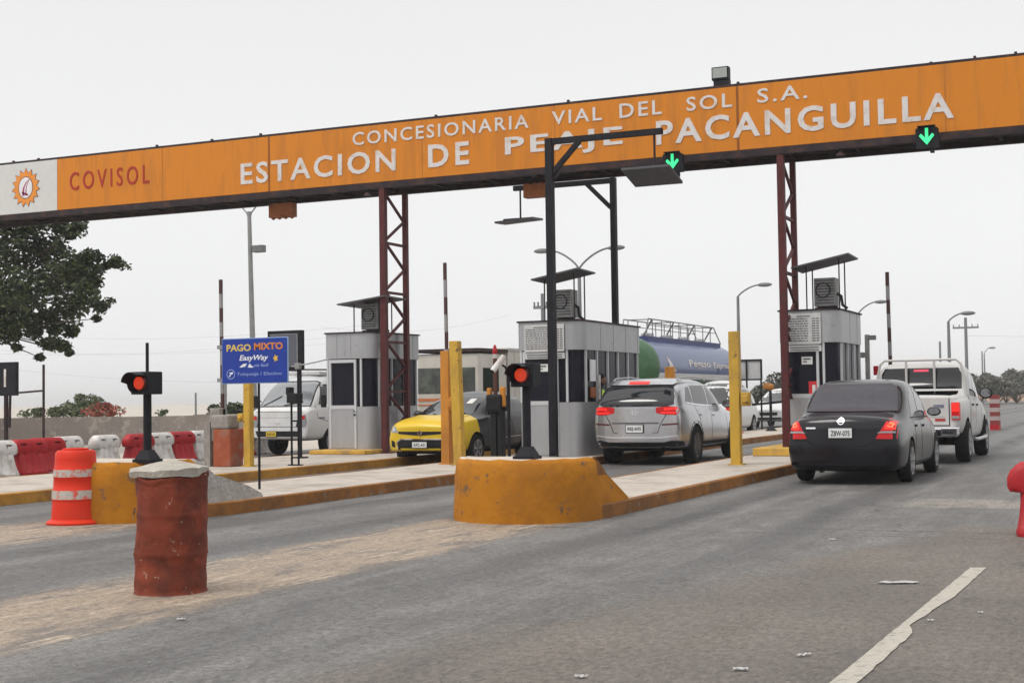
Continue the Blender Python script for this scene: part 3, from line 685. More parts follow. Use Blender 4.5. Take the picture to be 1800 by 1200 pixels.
arm(-15.22, 20.85, 1.2, 3.53, .025, 'raised striped boom left of the blue sign')
arm(-11.42, 22.35, 2.2, 3.76, .025, 'raised dark red boom above the orange and yellow posts', 5)
arm(-4.85, 30.0, 1.2, 3.85, .035, 'raised striped boom between the right booth and the white pickup')
t = thing('barrier_cabinet', 'weathered red barrier cabinet with grey top behind the left island nose', 'barrier cabinet')
bm = bbox(-15.25, -14.88, 20.6, 21.0, .15, .82, .02); obj('housing', bm, mat('weathered_red_cabinet', (.30, .07, .03), .75, var=.25, dirt=(.2, .14, .11), damt=.7, dscale=3), t)
bm = bbox(-15.33, -14.93, 20.62, 20.98, .821, 1.08, .05, 3); bbox(-15.40, -15.18, 20.7, 20.9, .6, 1.2, .02, bm=bm); obj('motor_head', bm, mat('dusty_grey_metal', (.24, .22, .2), .8, var=.3, scale=9), t)
bm = bbox(-15.50, -15.36, 20.66, 20.86, .15, .95, .01); obj('side_box', bm, mat('dusty_grey_metal', 0), t)
# dark barrier machine beside the post pair
t = thing('barrier_machine', 'black lane terminal with orange caps beside the yellow car', 'lane terminal')
bm = bbox(-11.08, -10.88, 23.4, 23.65, .15, 1.35, .04, 3); bbox(-10.98, -10.84, 23.4, 23.6, .15, 1.25, .03, bm=bm); bbox(-11.14, -10.84, 23.35, 23.7, 1.05, 1.38, .05, bm=bm); obj('cabinet', bm, blackpl, t)
bm = B(); tube(bm, [(-11.0, 23.5, 1.38), (-11.0, 23.5, 2.05)], .04, 10); obj('mast', bm, mat('brown_mast', (.09, .035, .025), .7), t)
bm = B(); tube(bm, [(-11.0, 23.5, 2.05), (-11.0, 23.5, 2.13)], .042, 10); obj('white_cap', bm, white_pl, t)
bm = B(); lathe(bm, [(.045, 0), (.05, .06), (.02, .16), (0, .18)], 12, cx=-11.0, cy=23.5, cz=2.13); obj('beacon', bm, red_pl, t)
bm = bbox(-11.16, -11.08, 23.45, 23.55, 1.33, 1.5, .02); bbox(-10.90, -10.80, 23.45, 23.55, 1.15, 1.52, .03, bm=bm); obj('orange_caps', bm, orange_st, t)

def signal(x, y, zt, ztop, label, ant=0):
    """single red lamp on a post standing on an island nose, facing -y"""
    t = thing('traffic_signal', label, 'traffic light', group='red signals on the island noses')
    zb = .66
    bm = B(); prism(bm, [(x-.12, y-.11), (x+.12, y-.11), (x+.12, y+.11), (x-.12, y+.11)], zb-.01, zb+.03)
    v0 = [bm.verts.new((x+a*.105, y+b_*.095, zb+.03)) for a, b_ in ((-1, -1), (1, -1), (1, 1), (-1, 1))]; v1 = [bm.verts.new((x+a*.052, y+b_*.05, zb+.13)) for a, b_ in ((-1, -1), (1, -1), (1, 1), (-1, 1))]
    for k in range(4): bm.faces.new((v0[k], v0[(k+1) % 4], v1[(k+1) % 4], v1[k]))
    bm.faces.new(v1); obj('base', bm, black_steel, t)
    bm = B(); tube(bm, [(x, y, zb+.1), (x, y, zt)], .045, 14); obj('pole', bm, black_steel, t)
    bm = bbox(x-.13, x+.13, y-.12, y+.10, zt, zt+.25, .012); obj('housing', bm, black_steel, t)
    cz = zt+.125
    bm = B(); ell(bm, (x, y-.125, cz), (.088, .03, .088), 3); rl = obj('red_lamp', bm, led_off, t, True)
    bm = B()
    for rr_, nn in ((0, 1), (.020, 6), (.040, 12), (.060, 18)):
        for k in range(nn): a = 2*math.pi*k/nn+rr_*30; ell(bm, (x+rr_*math.cos(a), y-.155+rr_*rr_*2.2, cz+rr_*math.sin(a)), (.0085, .004, .0085), 1)
    obj('led_dots', bm, lampred, rl)
    bm = B(); n = 18; q = []
    for k in range(n+1):
        a = R(48)+R(190)*k/n; c, s = math.cos(a), math.sin(a)
        q.append([bm.verts.new((x+r_*c, yy, cz+r_*s)) for r_, yy in ((.108, y-.12), (.112, y-.30+.10*(s < 0)), (.118, y-.30+.10*(s < 0)), (.116, y-.12))])
    for k in range(n):
        for j in range(4): bm.faces.new((q[k][j], q[k][(j+1) % 4], q[k+1][(j+1) % 4], q[k+1][j]))
    bm.faces.new(q[0]); bm.faces.new(q[-1][::-1]); obj('visor', bm, black_steel, t)
    if ant: bm = B(); tube(bm, [(x, y, zt+.25), (x, y, ant)], .018, 8); obj('upper_pole', bm, black_steel, t)
    return t
signal(-5.98, 13.55, 1.42, 0, 'red signal on the large ochre nose, in front of the centre booth')
signal(-10.02, 12.35, 1.40, 2.0, 'red signal on the left ochre nose with thin rod above it', 1.97)
t = thing('camera_mast', 'thin mast with white bullet camera behind the centre red signal', 'camera')
p = at(894, 700, 14.4); mx_, my_ = p.x, 14.4
bm = B(); tube(bm, [(mx_, my_, .5), (mx_, my_, 1.62)], .02, 8); box(bm, mx_-.06, mx_+.06, my_-.06, my_+.06, .50, .53); tube(bm, [(mx_, my_, 1.6), (mx_-.03, my_-.02, 1.66), (mx_-.06, my_-.03, 1.68)], .014, 6); obj('mast', bm, black_steel, t)
a, b_ = at(886, 626, 14.3), at(866, 652, 14.2)
bm = B(); tube(bm, [a, b_], .034, 14); obj('camera_body', bm, white_pl, t, True, 40)
bm = B(); tube(bm, [b_+(b_-a)*.02, b_+(b_-a)*.06], .027, 14); obj('lens', bm, gap, t)

# blue sign
SY = 15.4; tl, br = at(391, 597, SY), at(505, 671, SY)
x0, x1, z0, z1 = tl.x, br.x, br.z, tl.z; sw, sh = x1-x0, z1-z0
t = thing('payment_sign', 'blue road sign with yellow and white lettering on a thin dark pole', 'sign')
bm = bbox(x0-.012, x1+.012, SY+.001, SY+.02, z0-.012, z1+.012, .003); obj('frame', bm, mat('sign_edge', (.25, .35, .55), .5), t)
fp = obj('face', box(B(), x0, x1, SY-.006, SY, z0, z1), blue_s, t)
px_ = at(452, 700, SY).x
bm = B(); tube(bm, [(px_, SY+.04, .15), (px_, SY+.04, z1-.05)], .017, 8); obj('pole', bm, black_steel, t)
sgn = mat('sign_yellow', (.60, .42, .10), .5); sgo = mat('sign_orange', (.62, .20, .03), .5); sgw = mat('sign_white', (.68, .70, .75), .5); sgl = mat('sign_pale_blue', (.25, .33, .62), .5)
def SX(f): return x0+sw*f
def SZ(f): return z1-sh*f
obj('lettering', text_bm('PAGO', SX(.07), SX(.45), SZ(.28), SZ(.12), SY-.007, .03, .003), sgn, fp)
obj('lettering', text_bm('MIXTO', SX(.50), SX(.94), SZ(.26), SZ(.10), SY-.007, .03, .003), sgo, fp)
obj('lettering', text_bm('EasyWay', SX(.27), SX(.72), SZ(.53), SZ(.37), SY-.007, .02, .003, .25), sgw, fp)
obj('lettering', text_bm('via facil', SX(.50), SX(.72), SZ(.64), SZ(.57), SY-.007, .01, .003, .2), sgl, fp)
obj('lettering', text_bm('Telepeaje / Efectivo', SX(.23), SX(.92), SZ(.86), SZ(.76), SY-.007, .0, .003), sgl, fp)
bm = B()
for pts in ([(.27, .64), (.33, .57), (.39, .56), (.36, .63), (.30, .65)], [(.40, .65), (.43, .56), (.46, .62), (.50, .64), (.46, .66)]): prism(bm, [(SX(a), SZ(b_)) for a, b_ in pts], SY-.0085, SY-.007, axis='Y')
obj('swoosh', bm, sgw, fp)
bm = B(); c = (SX(.135), SZ(.80)); ro = sh*.115
for k in range(24):
    a0, a1 = 2*math.pi*k/24, 2*math.pi*(k+1)/24
    prism(bm, [(c[0]+ro*math.cos(a0), c[1]+ro*math.sin(a0)), (c[0]+ro*math.cos(a1), c[1]+ro*math.sin(a1)), (c[0]+ro*.86*math.cos(a1), c[1]+ro*.86*math.sin(a1)), (c[0]+ro*.86*math.cos(a0), c[1]+ro*.86*math.sin(a0))], SY-.0085, SY-.007, axis='Y')
obj('emblem_ring', bm, sgl, fp)
bm = B(); prism(bm, [(c[0]-.035, c[1]-.03), (c[0]-.005, c[1]+.002), (c[0]-.03, c[1]+.02), (c[0]+.035, c[1]+.03), (c[0]+.03, c[1]-.0), (c[0]+.012, c[1]+.004), (c[0]-.015, c[1]-.035)], SY-.0088, SY-.007, axis='Y'); obj('emblem_arrow', bm, sgw, fp)
bm = B(); c = (SX(.83), SZ(.46))
prism(bm, [(c[0]+(.045 if k % 2 == 0 else .024)*math.cos(k*math.pi/5+.6), c[1]+(.052 if k % 2 == 0 else .028)*math.sin(k*math.pi/5+.6)) for k in range(10)], SY-.0085, SY-.007, axis='Y'); obj('star', bm, mat('sign_gold', (.68, .42, .06), .5), fp)
bm = B()
for zz in (SZ(.17), SZ(.93)): box(bm, x0-.09, x0-.014, SY, SY+.03, zz-.025, zz+.025)
obj('clamp', bm, galv, t)
px_ = at(396, 690, 21.6).x
tag(obj('sign_support', tube(B(), [(px_, 21.6, .15), (px_, 21.6, 1.75)], .030, 8), galv), 'plain grey pole showing below the left end of the blue sign', 'pole')

# dark display board and reader stand behind it
BY = 24.0
t = thing('display_board', 'dark lane display board seen behind the blue sign', 'display board')
a, b_ = at(470, 582, BY), at(530, 650, BY)
bm = bbox(a.x, b_.x, BY, BY+.12, b_.z, a.z, .01); obj('cabinet', bm, black_steel, t)
bm = B(); box(bm, a.x+.08, b_.x-.10, BY-.012, BY-.001, b_.z+.06, a.z-.09); obj('screen', bm, mat('dead_screen', (.09, .095, .12), .25, var=.1), t)
bm = B()
for q in ((a.x+.06, b_.x-.08, a.z-.085, a.z-.07), (b_.x-.098, b_.x-.083, b_.z+.04, a.z-.07)): box(bm, q[0], q[1], BY-.016, BY-.001, q[2], q[3])
obj('trim', bm, galv, t)
q = at(526, 800, BY).x; p_ = at(475, 800, BY).x
bm = B(); tube(bm, [(q, BY+.06, 0.0+.15), (q, BY+.06, b_.z)], .03, 8); box(bm, q-.12, q+.12, BY-.05, BY+.15, .15, .18); obj('posts', bm, black_steel, t)
t = thing('reader_stand', 'thin black twin post stand with a small camera in front of the white truck', 'reader stand')
yy = 21.3; q = [at(p_, 800, yy).x for p_ in (513, 525)]
bm = B(); tube(bm, [(q[0], yy, .15), (q[0], yy, 1.5)], .02, 8); tube(bm, [(q[1], yy, .15), (q[1], yy, 1.95)], .02, 8); box(bm, q[0]-.05, q[1]+.06, yy-.06, yy+.06, .15, .17); beam(bm, (q[0], yy, .95), (q[1], yy, .95), .03); obj('posts', bm, black_steel, t)
bm = bbox(q[0]-.03, q[1]+.05, yy-.12, yy+.08, 1.27, 1.45, .02); bbox(q[0]-.06, q[0]+.03, yy-.10, yy+.05, 1.42, 1.56, .02, bm=bm); obj('camera', bm, blackpl, t)
tube_ = B(); tube(tube_, [(q[1]-.13, yy, 1.93), (q[1]+.04, yy, 1.95), (q[1]+.3, yy+.1, 2.0), (q[1]+.55, yy+.2, 2.06)], .014, 6); bbox(q[1]-.05, q[1]+.05, yy-.04, yy+.04, 1.88, 1.99, .01, bm=tube_); obj('top_bracket', tube_, galv, t)

# left dark board
BY = 24.0
t = thing('display_board', 'dark board with a white vertical bar, cut by the left edge', 'display board')
z1_, z0_ = 2.28, 1.52
bm = bbox(-24.0, -23.17, BY, BY+.10, z0_, z1_, .01); obj('cabinet', bm, black_steel, t)
bm = B(); q = at(9, 665, BY).x; box(bm, q-.03, q+.03, BY-.01, BY-.001, z0_+.2, z1_-.16); obj('white_bar', bm, white_pl, t)
bm = B(); tube(bm, [(-22.4, BY+.05, 0), (-22.4, BY+.05, 2.2)], .028, 8); tube(bm, [(-23.2, BY+.05, 1.58), (-22.4, BY+.05, 1.62)], .022, 8); tube(bm, [(-23.5, BY+.05, 0), (-23.5, BY+.05, 1.52)], .05, 8); tube(bm, [(-23.35, BY, .8), (-23.33, BY, 1.52)], .03, 8); obj('posts', bm, steel_dk, t)

# ------------------------------------------------------------------ rusty drum, traffic drums, water barriers
t = thing('rusty_drum', 'dented rusty red oil drum with a concrete slab on top, nearest the camera', 'oil drum')
DX, DY = -6.16, 7.86
rr = random.Random(5); bm = B(); prof = []; z = 0; DX -= .01
for i in range(49):
    z = .80*i/48; r_ = .244+.006*math.exp(-((z-.27)/.010)**2)+.006*math.exp(-((z-.54)/.010)**2)+(.008 if z < .015 or z > .78 else 0)
    prof.append((r_, z))
lathe(bm, prof, 64)
from mathutils import noise as mn
for v in bm.verts:
    a = math.atan2(v.co.y, v.co.x); r_ = v.co.xy.length
    d = mn.noise(Vector((math.cos(a)*1.6, math.sin(a)*1.6, v.co.z*2.5)))*.010+mn.noise(Vector((math.cos(a)*5, math.sin(a)*5, v.co.z*11)))*.006
    if .08 < v.co.z < .27: d -= .007*math.sin((v.co.z-.08)/.19*math.pi)*(1+mn.noise(Vector((a*3, 3, 1))))
    # long dent down the left side
    da = abs((a-R(205)+math.pi) % (2*math.pi)-math.pi); d -= .016*math.exp(-(da/.35)**2)*math.exp(-((v.co.z-.52)/.2)**2)
    k = (r_+d)/r_ if r_ > .01 else 1
    v.co.x *= k; v.co.y *= k; v.co.x += -.03*(.8-v.co.z)*.3
    if v.co.z > .75: v.co.z += .02*math.sin(a*2+1)+.012*math.sin(a*5)
    v.co.x += DX; v.co.y += DY
obj('barrel', bm, rust, t, True, 50)
bm = B(); out_ = [(-.275, -.10), (-.20, -.21), (-.02, -.265), (.16, -.22), (.262, -.10), (.255, .06), (.17, .20), (0, .245), (-.16, .20), (-.24, .06)]
lo = [bm.verts.new((DX+x*.97, DY+y*.97, .792+rr.uniform(-.01, .01))) for x, y in out_]
hi = [bm.verts.new((DX+x*1.0, DY+y, .842+rr.uniform(-.012, .01)+(.015 if x > .1 else 0))) for x, y in out_]
md = [bm.verts.new((DX+x*.35-.0, DY+y*.35+.02, .895+rr.uniform(-.004, .004))) for x, y in out_]
ce = bm.verts.new((DX, DY+.05, .905)); n = len(out_)
for k in range(n):
    j = (k+1) % n; bm.faces.new((lo[k], lo[j], hi[j], hi[k])); bm.faces.new((hi[k], hi[j], md[j], md[k])); bm.faces.new((md[k], md[j], ce))
bm.faces.new(lo[::-1]); bmesh.ops.subdivide_edges(bm, edges=bm.edges[:], cuts=2, use_grid_fill=True)
for v in bm.verts: v.co += Vector((mn.noise(v.co*14), mn.noise(v.co*14+Vector((5, 0, 0))), mn.noise(v.co*12+Vector((0, 9, 0)))))*.012
tag(obj('concrete_slab', bm, mat('slab_concrete', (.36, .33, .285), .9, var=.25, scale=12, bump=.6, bscale=40, dirt=(.26, .25, .24), damt=.5, dscale=5)), 'rough pale concrete slab lying on the rusty drum', 'concrete slab')
bm = B()     # torn bit of reflective tape
for pts in ([(195, .56), (203, .585), (212, .55), (208, .53), (200, .54)], [(211, .55), (222, .575), (226, .565), (216, .545)], [(205, .54), (213, .53), (216, .50), (208, .505)], [(222, .54), (232, .52), (230, .505), (221, .525)]):
    v0 = [bm.verts.new((DX+.262*math.cos(R(a)), DY+.262*math.sin(R(a)), z)) for a, z in pts]; bm.faces.new(v0)
for v in bm.verts: v.co.xy = v.co.xy
bmesh.ops.solidify(bm, geom=bm.faces[:], thickness=.004)
obj('torn_tape', bm, tapew, t)

def traffic_drum(loc, label):
    t = thing('traffic_drum', label, 'traffic drum', loc, group='orange plastic traffic drums')
    h = .80
    def rad(z): return .262-.05*(z/h)
    prof = [(.31, 0), (.315, .02), (.28, .045), (rad(.05), .055)]
    for z in (.15, .255, .262, .378, .385, .50, .508, .60, .607, .70): prof.append((rad(z)+(.006 if z in (.262, .378, .508, .60) else .0), z))
    prof += [(rad(.77), .775), (rad(.8)-.02, .80), (.05, .803)]
    obj('drum_body', lathe(B(), prof, 40), orange_pl, t, True, 40)
    for a, b_ in ((.275, .37), (.515, .595)):
        bm = B(); lathe(bm, [(rad(a)+.0075, a), (rad(b_)+.0105, b_)], 40, mi=0); bmesh.ops.delete(bm, geom=[f for f in bm.faces if len(f.verts) > 4], context='FACES_ONLY')
        obj('reflective_band', bm, tapew, t, True)
    bm = B(); lathe(bm, [(.14, .802), (.14, .82), (.09, .825), (.09, .802)], 24, close=True); obj('rim', bm, orange_pl, t, True, 30)
    return t
td = traffic_drum((-10.72, 12.0, 0), 'orange traffic drum with scuffed white bands at the left, before the left nose')
dup(td, (-11.45, 41.5, .15), R(60), 'orange red traffic drum with white bands behind the mustard post')

def water_barrier(loc, rz, m, label, group='red and white plastic water barriers'):
    if m.name not in WB:
        lv = [(0, .37, .23), (.04, .38, .235), (.08, .365, .215), (.20, .345, .165), (.32, .335, .135), (.385, .335, .12), (.395, .425, .12), (.44, .445, .125), (.52, .445, .12), (.58, .42, .11), (.63, .37, .09), (.66, .33, .06)]
        bm = B(); NC = 22; g0 = []
        for z, ye, hw in lv:
            rows = []
            for s in (1, -1):
                row = []
                for k in range(NC+1):
                    f = -1+2*k/NC; y = ye*f; endr = 1-max(0, (abs(f)-.86)/.14)**2*.35
                    ribs = 1.0
                    if .06 < z < .40: ribs -= .22*math.exp(-((f-.0)/.10)**2)+.20*math.exp(-((abs(f)-.52)/.09)**2)
                    row.append(bm.verts.new((s*hw*endr*ribs, y*s, z)))
                rows.append(row)
            g0.append(rows[0]+rows[1])
        n = len(g0[0])
        for i in range(len(g0)-1):
            for k in range(n): bm.faces.new((g0[i][k], g0[i][(k+1) % n], g0[i+1][(k+1) % n], g0[i+1][k]))
        bm.faces.new(g0[0][::-1]); bm.faces.new(g0[-1])
        bmesh.ops.recalc_face_normals(bm, faces=bm.faces)
        o = obj('water_barrier', bm, m, None, True, 45)
        cb = B()
        for y in (-.2, .2): bbox(-.4, .4, y-.075, y+.075, .545, .585, .012, bm=cb)
        c_ = obj('cut', cb, m); md_ = o.modifiers.new('b', 'BOOLEAN'); md_.object = c_; md_.operation = 'DIFFERENCE'; md_.solver = 'EXACT'
        dg = bpy.context.evaluated_depsgraph_get(); me = bpy.data.meshes.new_from_object(o.evaluated_get(dg)); me.shade_smooth(); me.set_sharp_from_angle(angle=R(42))
        bpy.data.objects.remove(c_); o.modifiers.clear(); o.data = me; WB[m.name] = me; me.name = 'water_barrier'
    else:
        o = bpy.data.objects.new('water_barrier', WB[m.name]); COL.objects.link(o)
    o.location = loc; o.rotation_euler = (0, 0, rz); return tag(o, label, 'water barrier', group)
WB = {}
ordn = ['', 'second', 'third', 'fourth', 'fifth', 'sixth', 'seventh', 'eighth', 'ninth', 'tenth']
y = 18.4; rr = random.Random(11); cnt = {'red': 0, 'white': 0}
seq = ['red', 'white', 'red', 'red', 'white', 'white', 'red', 'white', 'red', 'white', 'white', 'red', 'white']
for i, c in enumerate(seq):
    cnt[c] += 1; L_ = 'nearest %s plastic water barrier of the row at the left' % c if cnt[c] == 1 else '%s %s plastic water barrier of the left row, counted from the near end' % (ordn[cnt[c]-1] if cnt[c] > 1 else '', c)
    if i: y += .88+rr.uniform(-.03, .06)
    off_ = {3: -.35, 4: -.45, 5: -.15, 10: -.2}.get(i, 0)
    water_barrier((-19.02-.10*i+off_+rr.uniform(-.05, .05), y, 0), rr.uniform(-.12, .12), red_pl if c == 'red' else white_pl, L_.replace('  ', ' '))
water_barrier((-.72, 13.5, 0), R(-88), red_pl, 'red plastic water barrier cut by the right edge of the view', 'red and white plastic water barriers')

# litter
paper = mat('paper', 0)
def litter(x, y, w_, d, rz, label, h=.02):
    bm = B(); n = 5; g_ = [[bm.verts.new((w_*(i/n-.5), d*(j/2-.5)*(1-.3*abs(i/n-.5)*2), .006+h*.5*abs(math.sin(i*1.3+j+w_*40)))) for i in range(n+1)] for j in range(3)]
    for j in range(2):
        for i in range(n): bm.faces.new((g_[j][i], g_[j][i+1], g_[j+1][i+1], g_[j+1][i]))
    bmesh.ops.solidify(bm, geom=bm.faces[:], thickness=.003)
    o = obj('litter', bm, paper, None); o.location = (x, y, 0); o.rotation_euler = (0, 0, rz); tag(o, label, 'litter', 'scraps of white litter on the asphalt')
import itertools
def Gd(px, py):
    d = cf+cr*(px-900)/F-cu*(py-600)/F; k = -H/d.z
    return d.x*k, d.y*k
for px, py, w_, d, rz, lb in ((1580, 1025, .27, .10, .42, 'large flat white scrap on the asphalt left of the lane line'), (1302, 1178, .07, .05, .3, 'small white scrap at the bottom centre right of the asphalt'), (1412, 1153, .09, .03, 1.0, 'bent white scrap left of the lane line near the bottom edge'),
                             (1463, 949, .06, .05, .3, 'small pale scrap on the asphalt behind the black sedan'), (1021, 1191, .06, .04, .2, 'tiny white scrap at the bottom edge of the asphalt'), (1724, 1078, .035, .03, .1, 'tiny white pebble right of the lane line'), (1636, 1092, .04, .03, .1, 'tiny pale scrap beside the worn gap of the lane line'), (550, 964, .06, .04, .4, 'tiny scrap in the middle lane right of the rusty drum'), (318, 1090, .05, .04, .4, 'tiny scrap in front of the rusty drum')):
    x, y = Gd(px, py); litter(x, y, w_, d, rz, lb)
# ------------------------------------------------------------------ background: wall, trees, lamps, poles, bank
wallm = mat('dusty_grey_wall', (.31, .27, .245), .95, var=.2, scale=2, bump=.4, bscale=10, dirt=(.21, .185, .17), damt=.6, dscale=1.0, chips=((.42, .38, .34), 3, .57))
bm = B(); wa, wb = Vector((-36, 24.5, 0)), Vector((-27.5, 44, 0)); d = (wb-wa).normalized()
wa = wa-d*14; n = 26; L_ = (wb-wa).length; rr = random.Random(2); lastz = .92
for i in range(n):
    a = wa+d*L_*i/n; b_ = wa+d*L_*(i+1)/n-d*.004; lastz = .90+rr.uniform(-.03, .04)
    s = Vector((d.y, -d.x, 0))*.08; v = [bm.verts.new((p.x, p.y, z)) for z in (0, lastz) for p in (a-s, b_-s, b_+s, a+s)]
    for f in ((0, 1, 5, 4), (1, 2, 6, 5), (2, 3, 7, 6), (3, 0, 4, 7), (4, 5, 6, 7)): bm.faces.new([v[k] for k in f])
tag(obj('boundary_wall', bm, wallm), 'long low dusty grey wall behind the water barriers at the left', 'wall')

leaf_d = mat('leaf_dark', (.022, .033, .016), .6, var=.35, scale=2); leaf_m = mat('leaf_mid', (.045, .068, .024), .55, var=.35, scale=2); leaf_l = mat('leaf_olive', (.11, .125, .06), .6, var=.3)
bark = mat('bark', (.055, .042, .034), .9, var=.3, bump=.5)
flower = mat('red_blossom', (.30, .06, .04), .7, var=.3)
def leaves(bm, c, r, n, size, rg, nm=2, flat=.75):
    for _ in range(n):
        while True:
            p = Vector((rg.uniform(-1, 1), rg.uniform(-1, 1), rg.uniform(-1, 1)))
            if p.length < 1: break
        q = Vector(c)+Vector((p.x*r, p.y*r, p.z*r*flat))
        a = Vector((rg.gauss(0, 1), rg.gauss(0, 1), rg.gauss(0, .6))).normalized(); b_ = a.cross(Vector((rg.gauss(0, 1), rg.gauss(0, 1), rg.gauss(0, 1)))).normalized(); s = size*rg.uniform(.6, 1.3)
        v = [bm.verts.new(q+a*s*.9), bm.verts.new(q+b_*s*.42), bm.verts.new(q-a*s*.9), bm.verts.new(q-b_*s*.42)]
        bm.faces.new(v).material_index = rg.choice(range(nm))
# big tree
t = thing('tree', 'large dark green tree with ragged hanging branches at the upper left', 'tree')
rg = random.Random(4); crown = B(); trunk = B(); TY = 31.0
base = at(-14, 778, TY); base.z = 0
fork = at(-75, 590, TY)
tube(trunk, [base, base.lerp(fork, .35)+Vector((.08, 0, 0)), base.lerp(fork, .7)+Vector((-.12, 0, 0)), fork], [.22, .17, .16, .14], 10)
tips = [(205, 462, 18), (188, 466, 12), (160, 455, 30), (138, 398, 16), (122, 412, 16), (104, 398, 22), (150, 520, 34), (178, 538, 16), (120, 540, 40), (125, 582, 20), (110, 608, 18), (70, 628, 11), (122, 620, 9), (85, 605, 20), (60, 585, 22), (20, 590, 24), (30, 610, 12), (60, 400, 34), (20, 400, 40), (90, 440, 44), (40, 450, 60), (100, 490, 52), (50, 510, 62), (10, 520, 55), (130, 475, 36), (165, 490, 20), (0, 570, 40), (40, 560, 38), (82, 560, 30), (-40, 450, 90), (-60, 540, 80), (-120, 500, 90), (-100, 400, 90), (-20, 360, 70), (-170, 440, 80), (60, 370, 30), (170, 560, 9), (95, 580, 16), (150, 500, 26)]
for px, py, rp in tips:
    Yc = TY+rg.uniform(-1.3, 1.6); c = at(px, py, Yc); r_ = rp/78.0
    leaves(crown, c, r_, int(80+1100*min(r_, 1.1)**1.7), .10, rg, 4)
    if rp > 14:
        for _ in range(int(rp/5)):
            o_ = c+Vector((rg.uniform(-1, 1)*r_*1.25, rg.uniform(-1, 1)*r_, rg.uniform(-1, 1)*r_*1.0)); leaves(crown, o_, .19, 26, .085, rg, 4)
    m_ = fork.lerp(c, .5)+Vector((rg.uniform(-.2, .2), rg.uniform(-.2, .2), rg.uniform(.0, .4)))
    tube(trunk, [fork, m_, c], [.05, .025, .010], 5)
obj('trunk', trunk, bark, t, True); obj('crown', crown, [leaf_d, leaf_m, mat('leaf_fresh', (.075, .10, .03), .5, var=.3), leaf_d], t, recalc=False)

def bush(px, py, Y, rw, rh, label, mats_, n=260, size=.09, cat='bush', name='bush', k=7, lumps=True):
    """px,py: centre of the crown in the photo, standing on the ground at distance Y"""
    rg = random.Random(int(px*7+py)); c = at(px, py, Y); t = thing(name, label, cat)
    cr_ = B(); st = B(); base = Vector((c.x, c.y, 0))
    for i in range(k):
        a = rg.uniform(0, 6.28); q = c+Vector((math.cos(a)*rw*rg.uniform(.2, .8), math.sin(a)*rw*.6*rg.random(), rg.uniform(-.5, .5)*rh))
        leaves(cr_, q, min(rw, rh)*rg.uniform(.45, .75), n, size, rg, len(mats_), .8)
        tube(st, [base, base.lerp(q, .5)+Vector((rg.uniform(-.1, .1), 0, .1)), q], [.05, .03, .012], 5)
    leaves(cr_, c, max(rw, rh)*.85, n, size, rg, len(mats_), rh/max(rw, rh)*.9)
    obj('trunk', st, bark, t); obj('crown', cr_, mats_, t, recalc=False); return t
bush(128, 722, 52, 1.5, .55, 'dusty olive shrub behind the low wall, left of the red flowering one', [leaf_l, leaf_m], 300, .10)
bush(150, 708, 55, 1.2, .6, 'feathery olive shrub rising above the red flowering one', [leaf_l, leaf_m], 240, .09)
bush(180, 722, 50, 1.3, .42, 'red flowering shrub behind the low wall at the left', [flower, flower, leaf_l], 520, .09)
bush(60, 728, 48, .9, .35, 'small grey green shrub behind the wall near the thin pole', [leaf_l, leaf_m], 200, .08)
bush(285, 724, 60, .5, .25, 'tiny shrub behind the wall, right of the red signal pole', [leaf_m], 90, .08, k=4)
bush(400, 724, 46, 1.0, .5, 'dark low shrub behind the weathered barrier cabinet', [leaf_d, leaf_m], 300, .09)
# right background, about 200 m off
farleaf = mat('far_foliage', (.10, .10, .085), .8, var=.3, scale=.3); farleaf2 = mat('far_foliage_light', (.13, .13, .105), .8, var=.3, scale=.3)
for i, (px, py, w_, h_, lb) in enumerate(((1722, 664, 2.0, 1.2, 'rounded far grey green tree just right of the white pickup'), (1752, 672, 2.6, 1.1, 'low spreading far tree beyond the guard rail'), (1786, 666, 2.6, 1.4, 'far tree at the right edge beyond the guard rail'), (1815, 662, 2.8, 1.5, 'far tree cut by the right edge'), (1768, 678, 1.9, .8, 'small pale far shrub between two far trees'), (1700, 672, 2.0, 1.1, 'far shrub half behind the white pickup'))):
    bush(px, py+9, 150+6*i, w_*1.25, h_, lb, [farleaf, farleaf2], 420, .24, 'tree', 'tree', 12)
for px, py, w_, h_, lb in ((1368, 683, 1.5, 1.5, 'dark shrub left of the maroon leg of the right booth'), (1350, 694, 1.6, .8, 'low dark shrub behind the white cars, right of the framed board'), (1545, 688, 2.0, .8, 'far shrub between the right booth and the white pickup')):
    bush(px, py, 95, w_, h_, lb, [leaf_d, farleaf], 300, .16)
bm = B(); rg = random.Random(8)   # brown earth bank
xs = [at(px, 690, 215).x for px in range(1660, 1960, 12)]; prev = None
for i, x in enumerate(xs):
    h = .5+2.2*min(1, i/9)+rg.uniform(-.15, .25); row = [bm.verts.new((x, 200, -.01)), bm.verts.new((x, 206, h*.6)), bm.verts.new((x, 212, h)), bm.verts.new((x, 235, h*.9))]
    if prev:
        for k in range(3): bm.faces.new((prev[k], row[k], row[k+1], prev[k+1]))
    prev = row
tag(obj('earth_bank', bm, mat('earth_bank', (.30, .19, .13), .95, var=.25, scale=.3, dirt=(.2, .15, .1), damt=.6, dscale=.3), None, True), kind='structure')
bm = B(); a, b_ = at(1744, 692, 178), at(1860, 688, 178)
x = a.x
box(bm, a.x, b_.x, 178, 178.12, .55, .85)
while x < b_.x: box(bm, x-.08, x+.08, 178.12, 178.3, 0, .8); x += 1.6
tag(obj('guard_rail', bm, mat('rail_pale', (.42, .30, .24), .7, var=.2, scale=3)), 'long pale reddish guard rail in the distance at the right', 'guard rail')

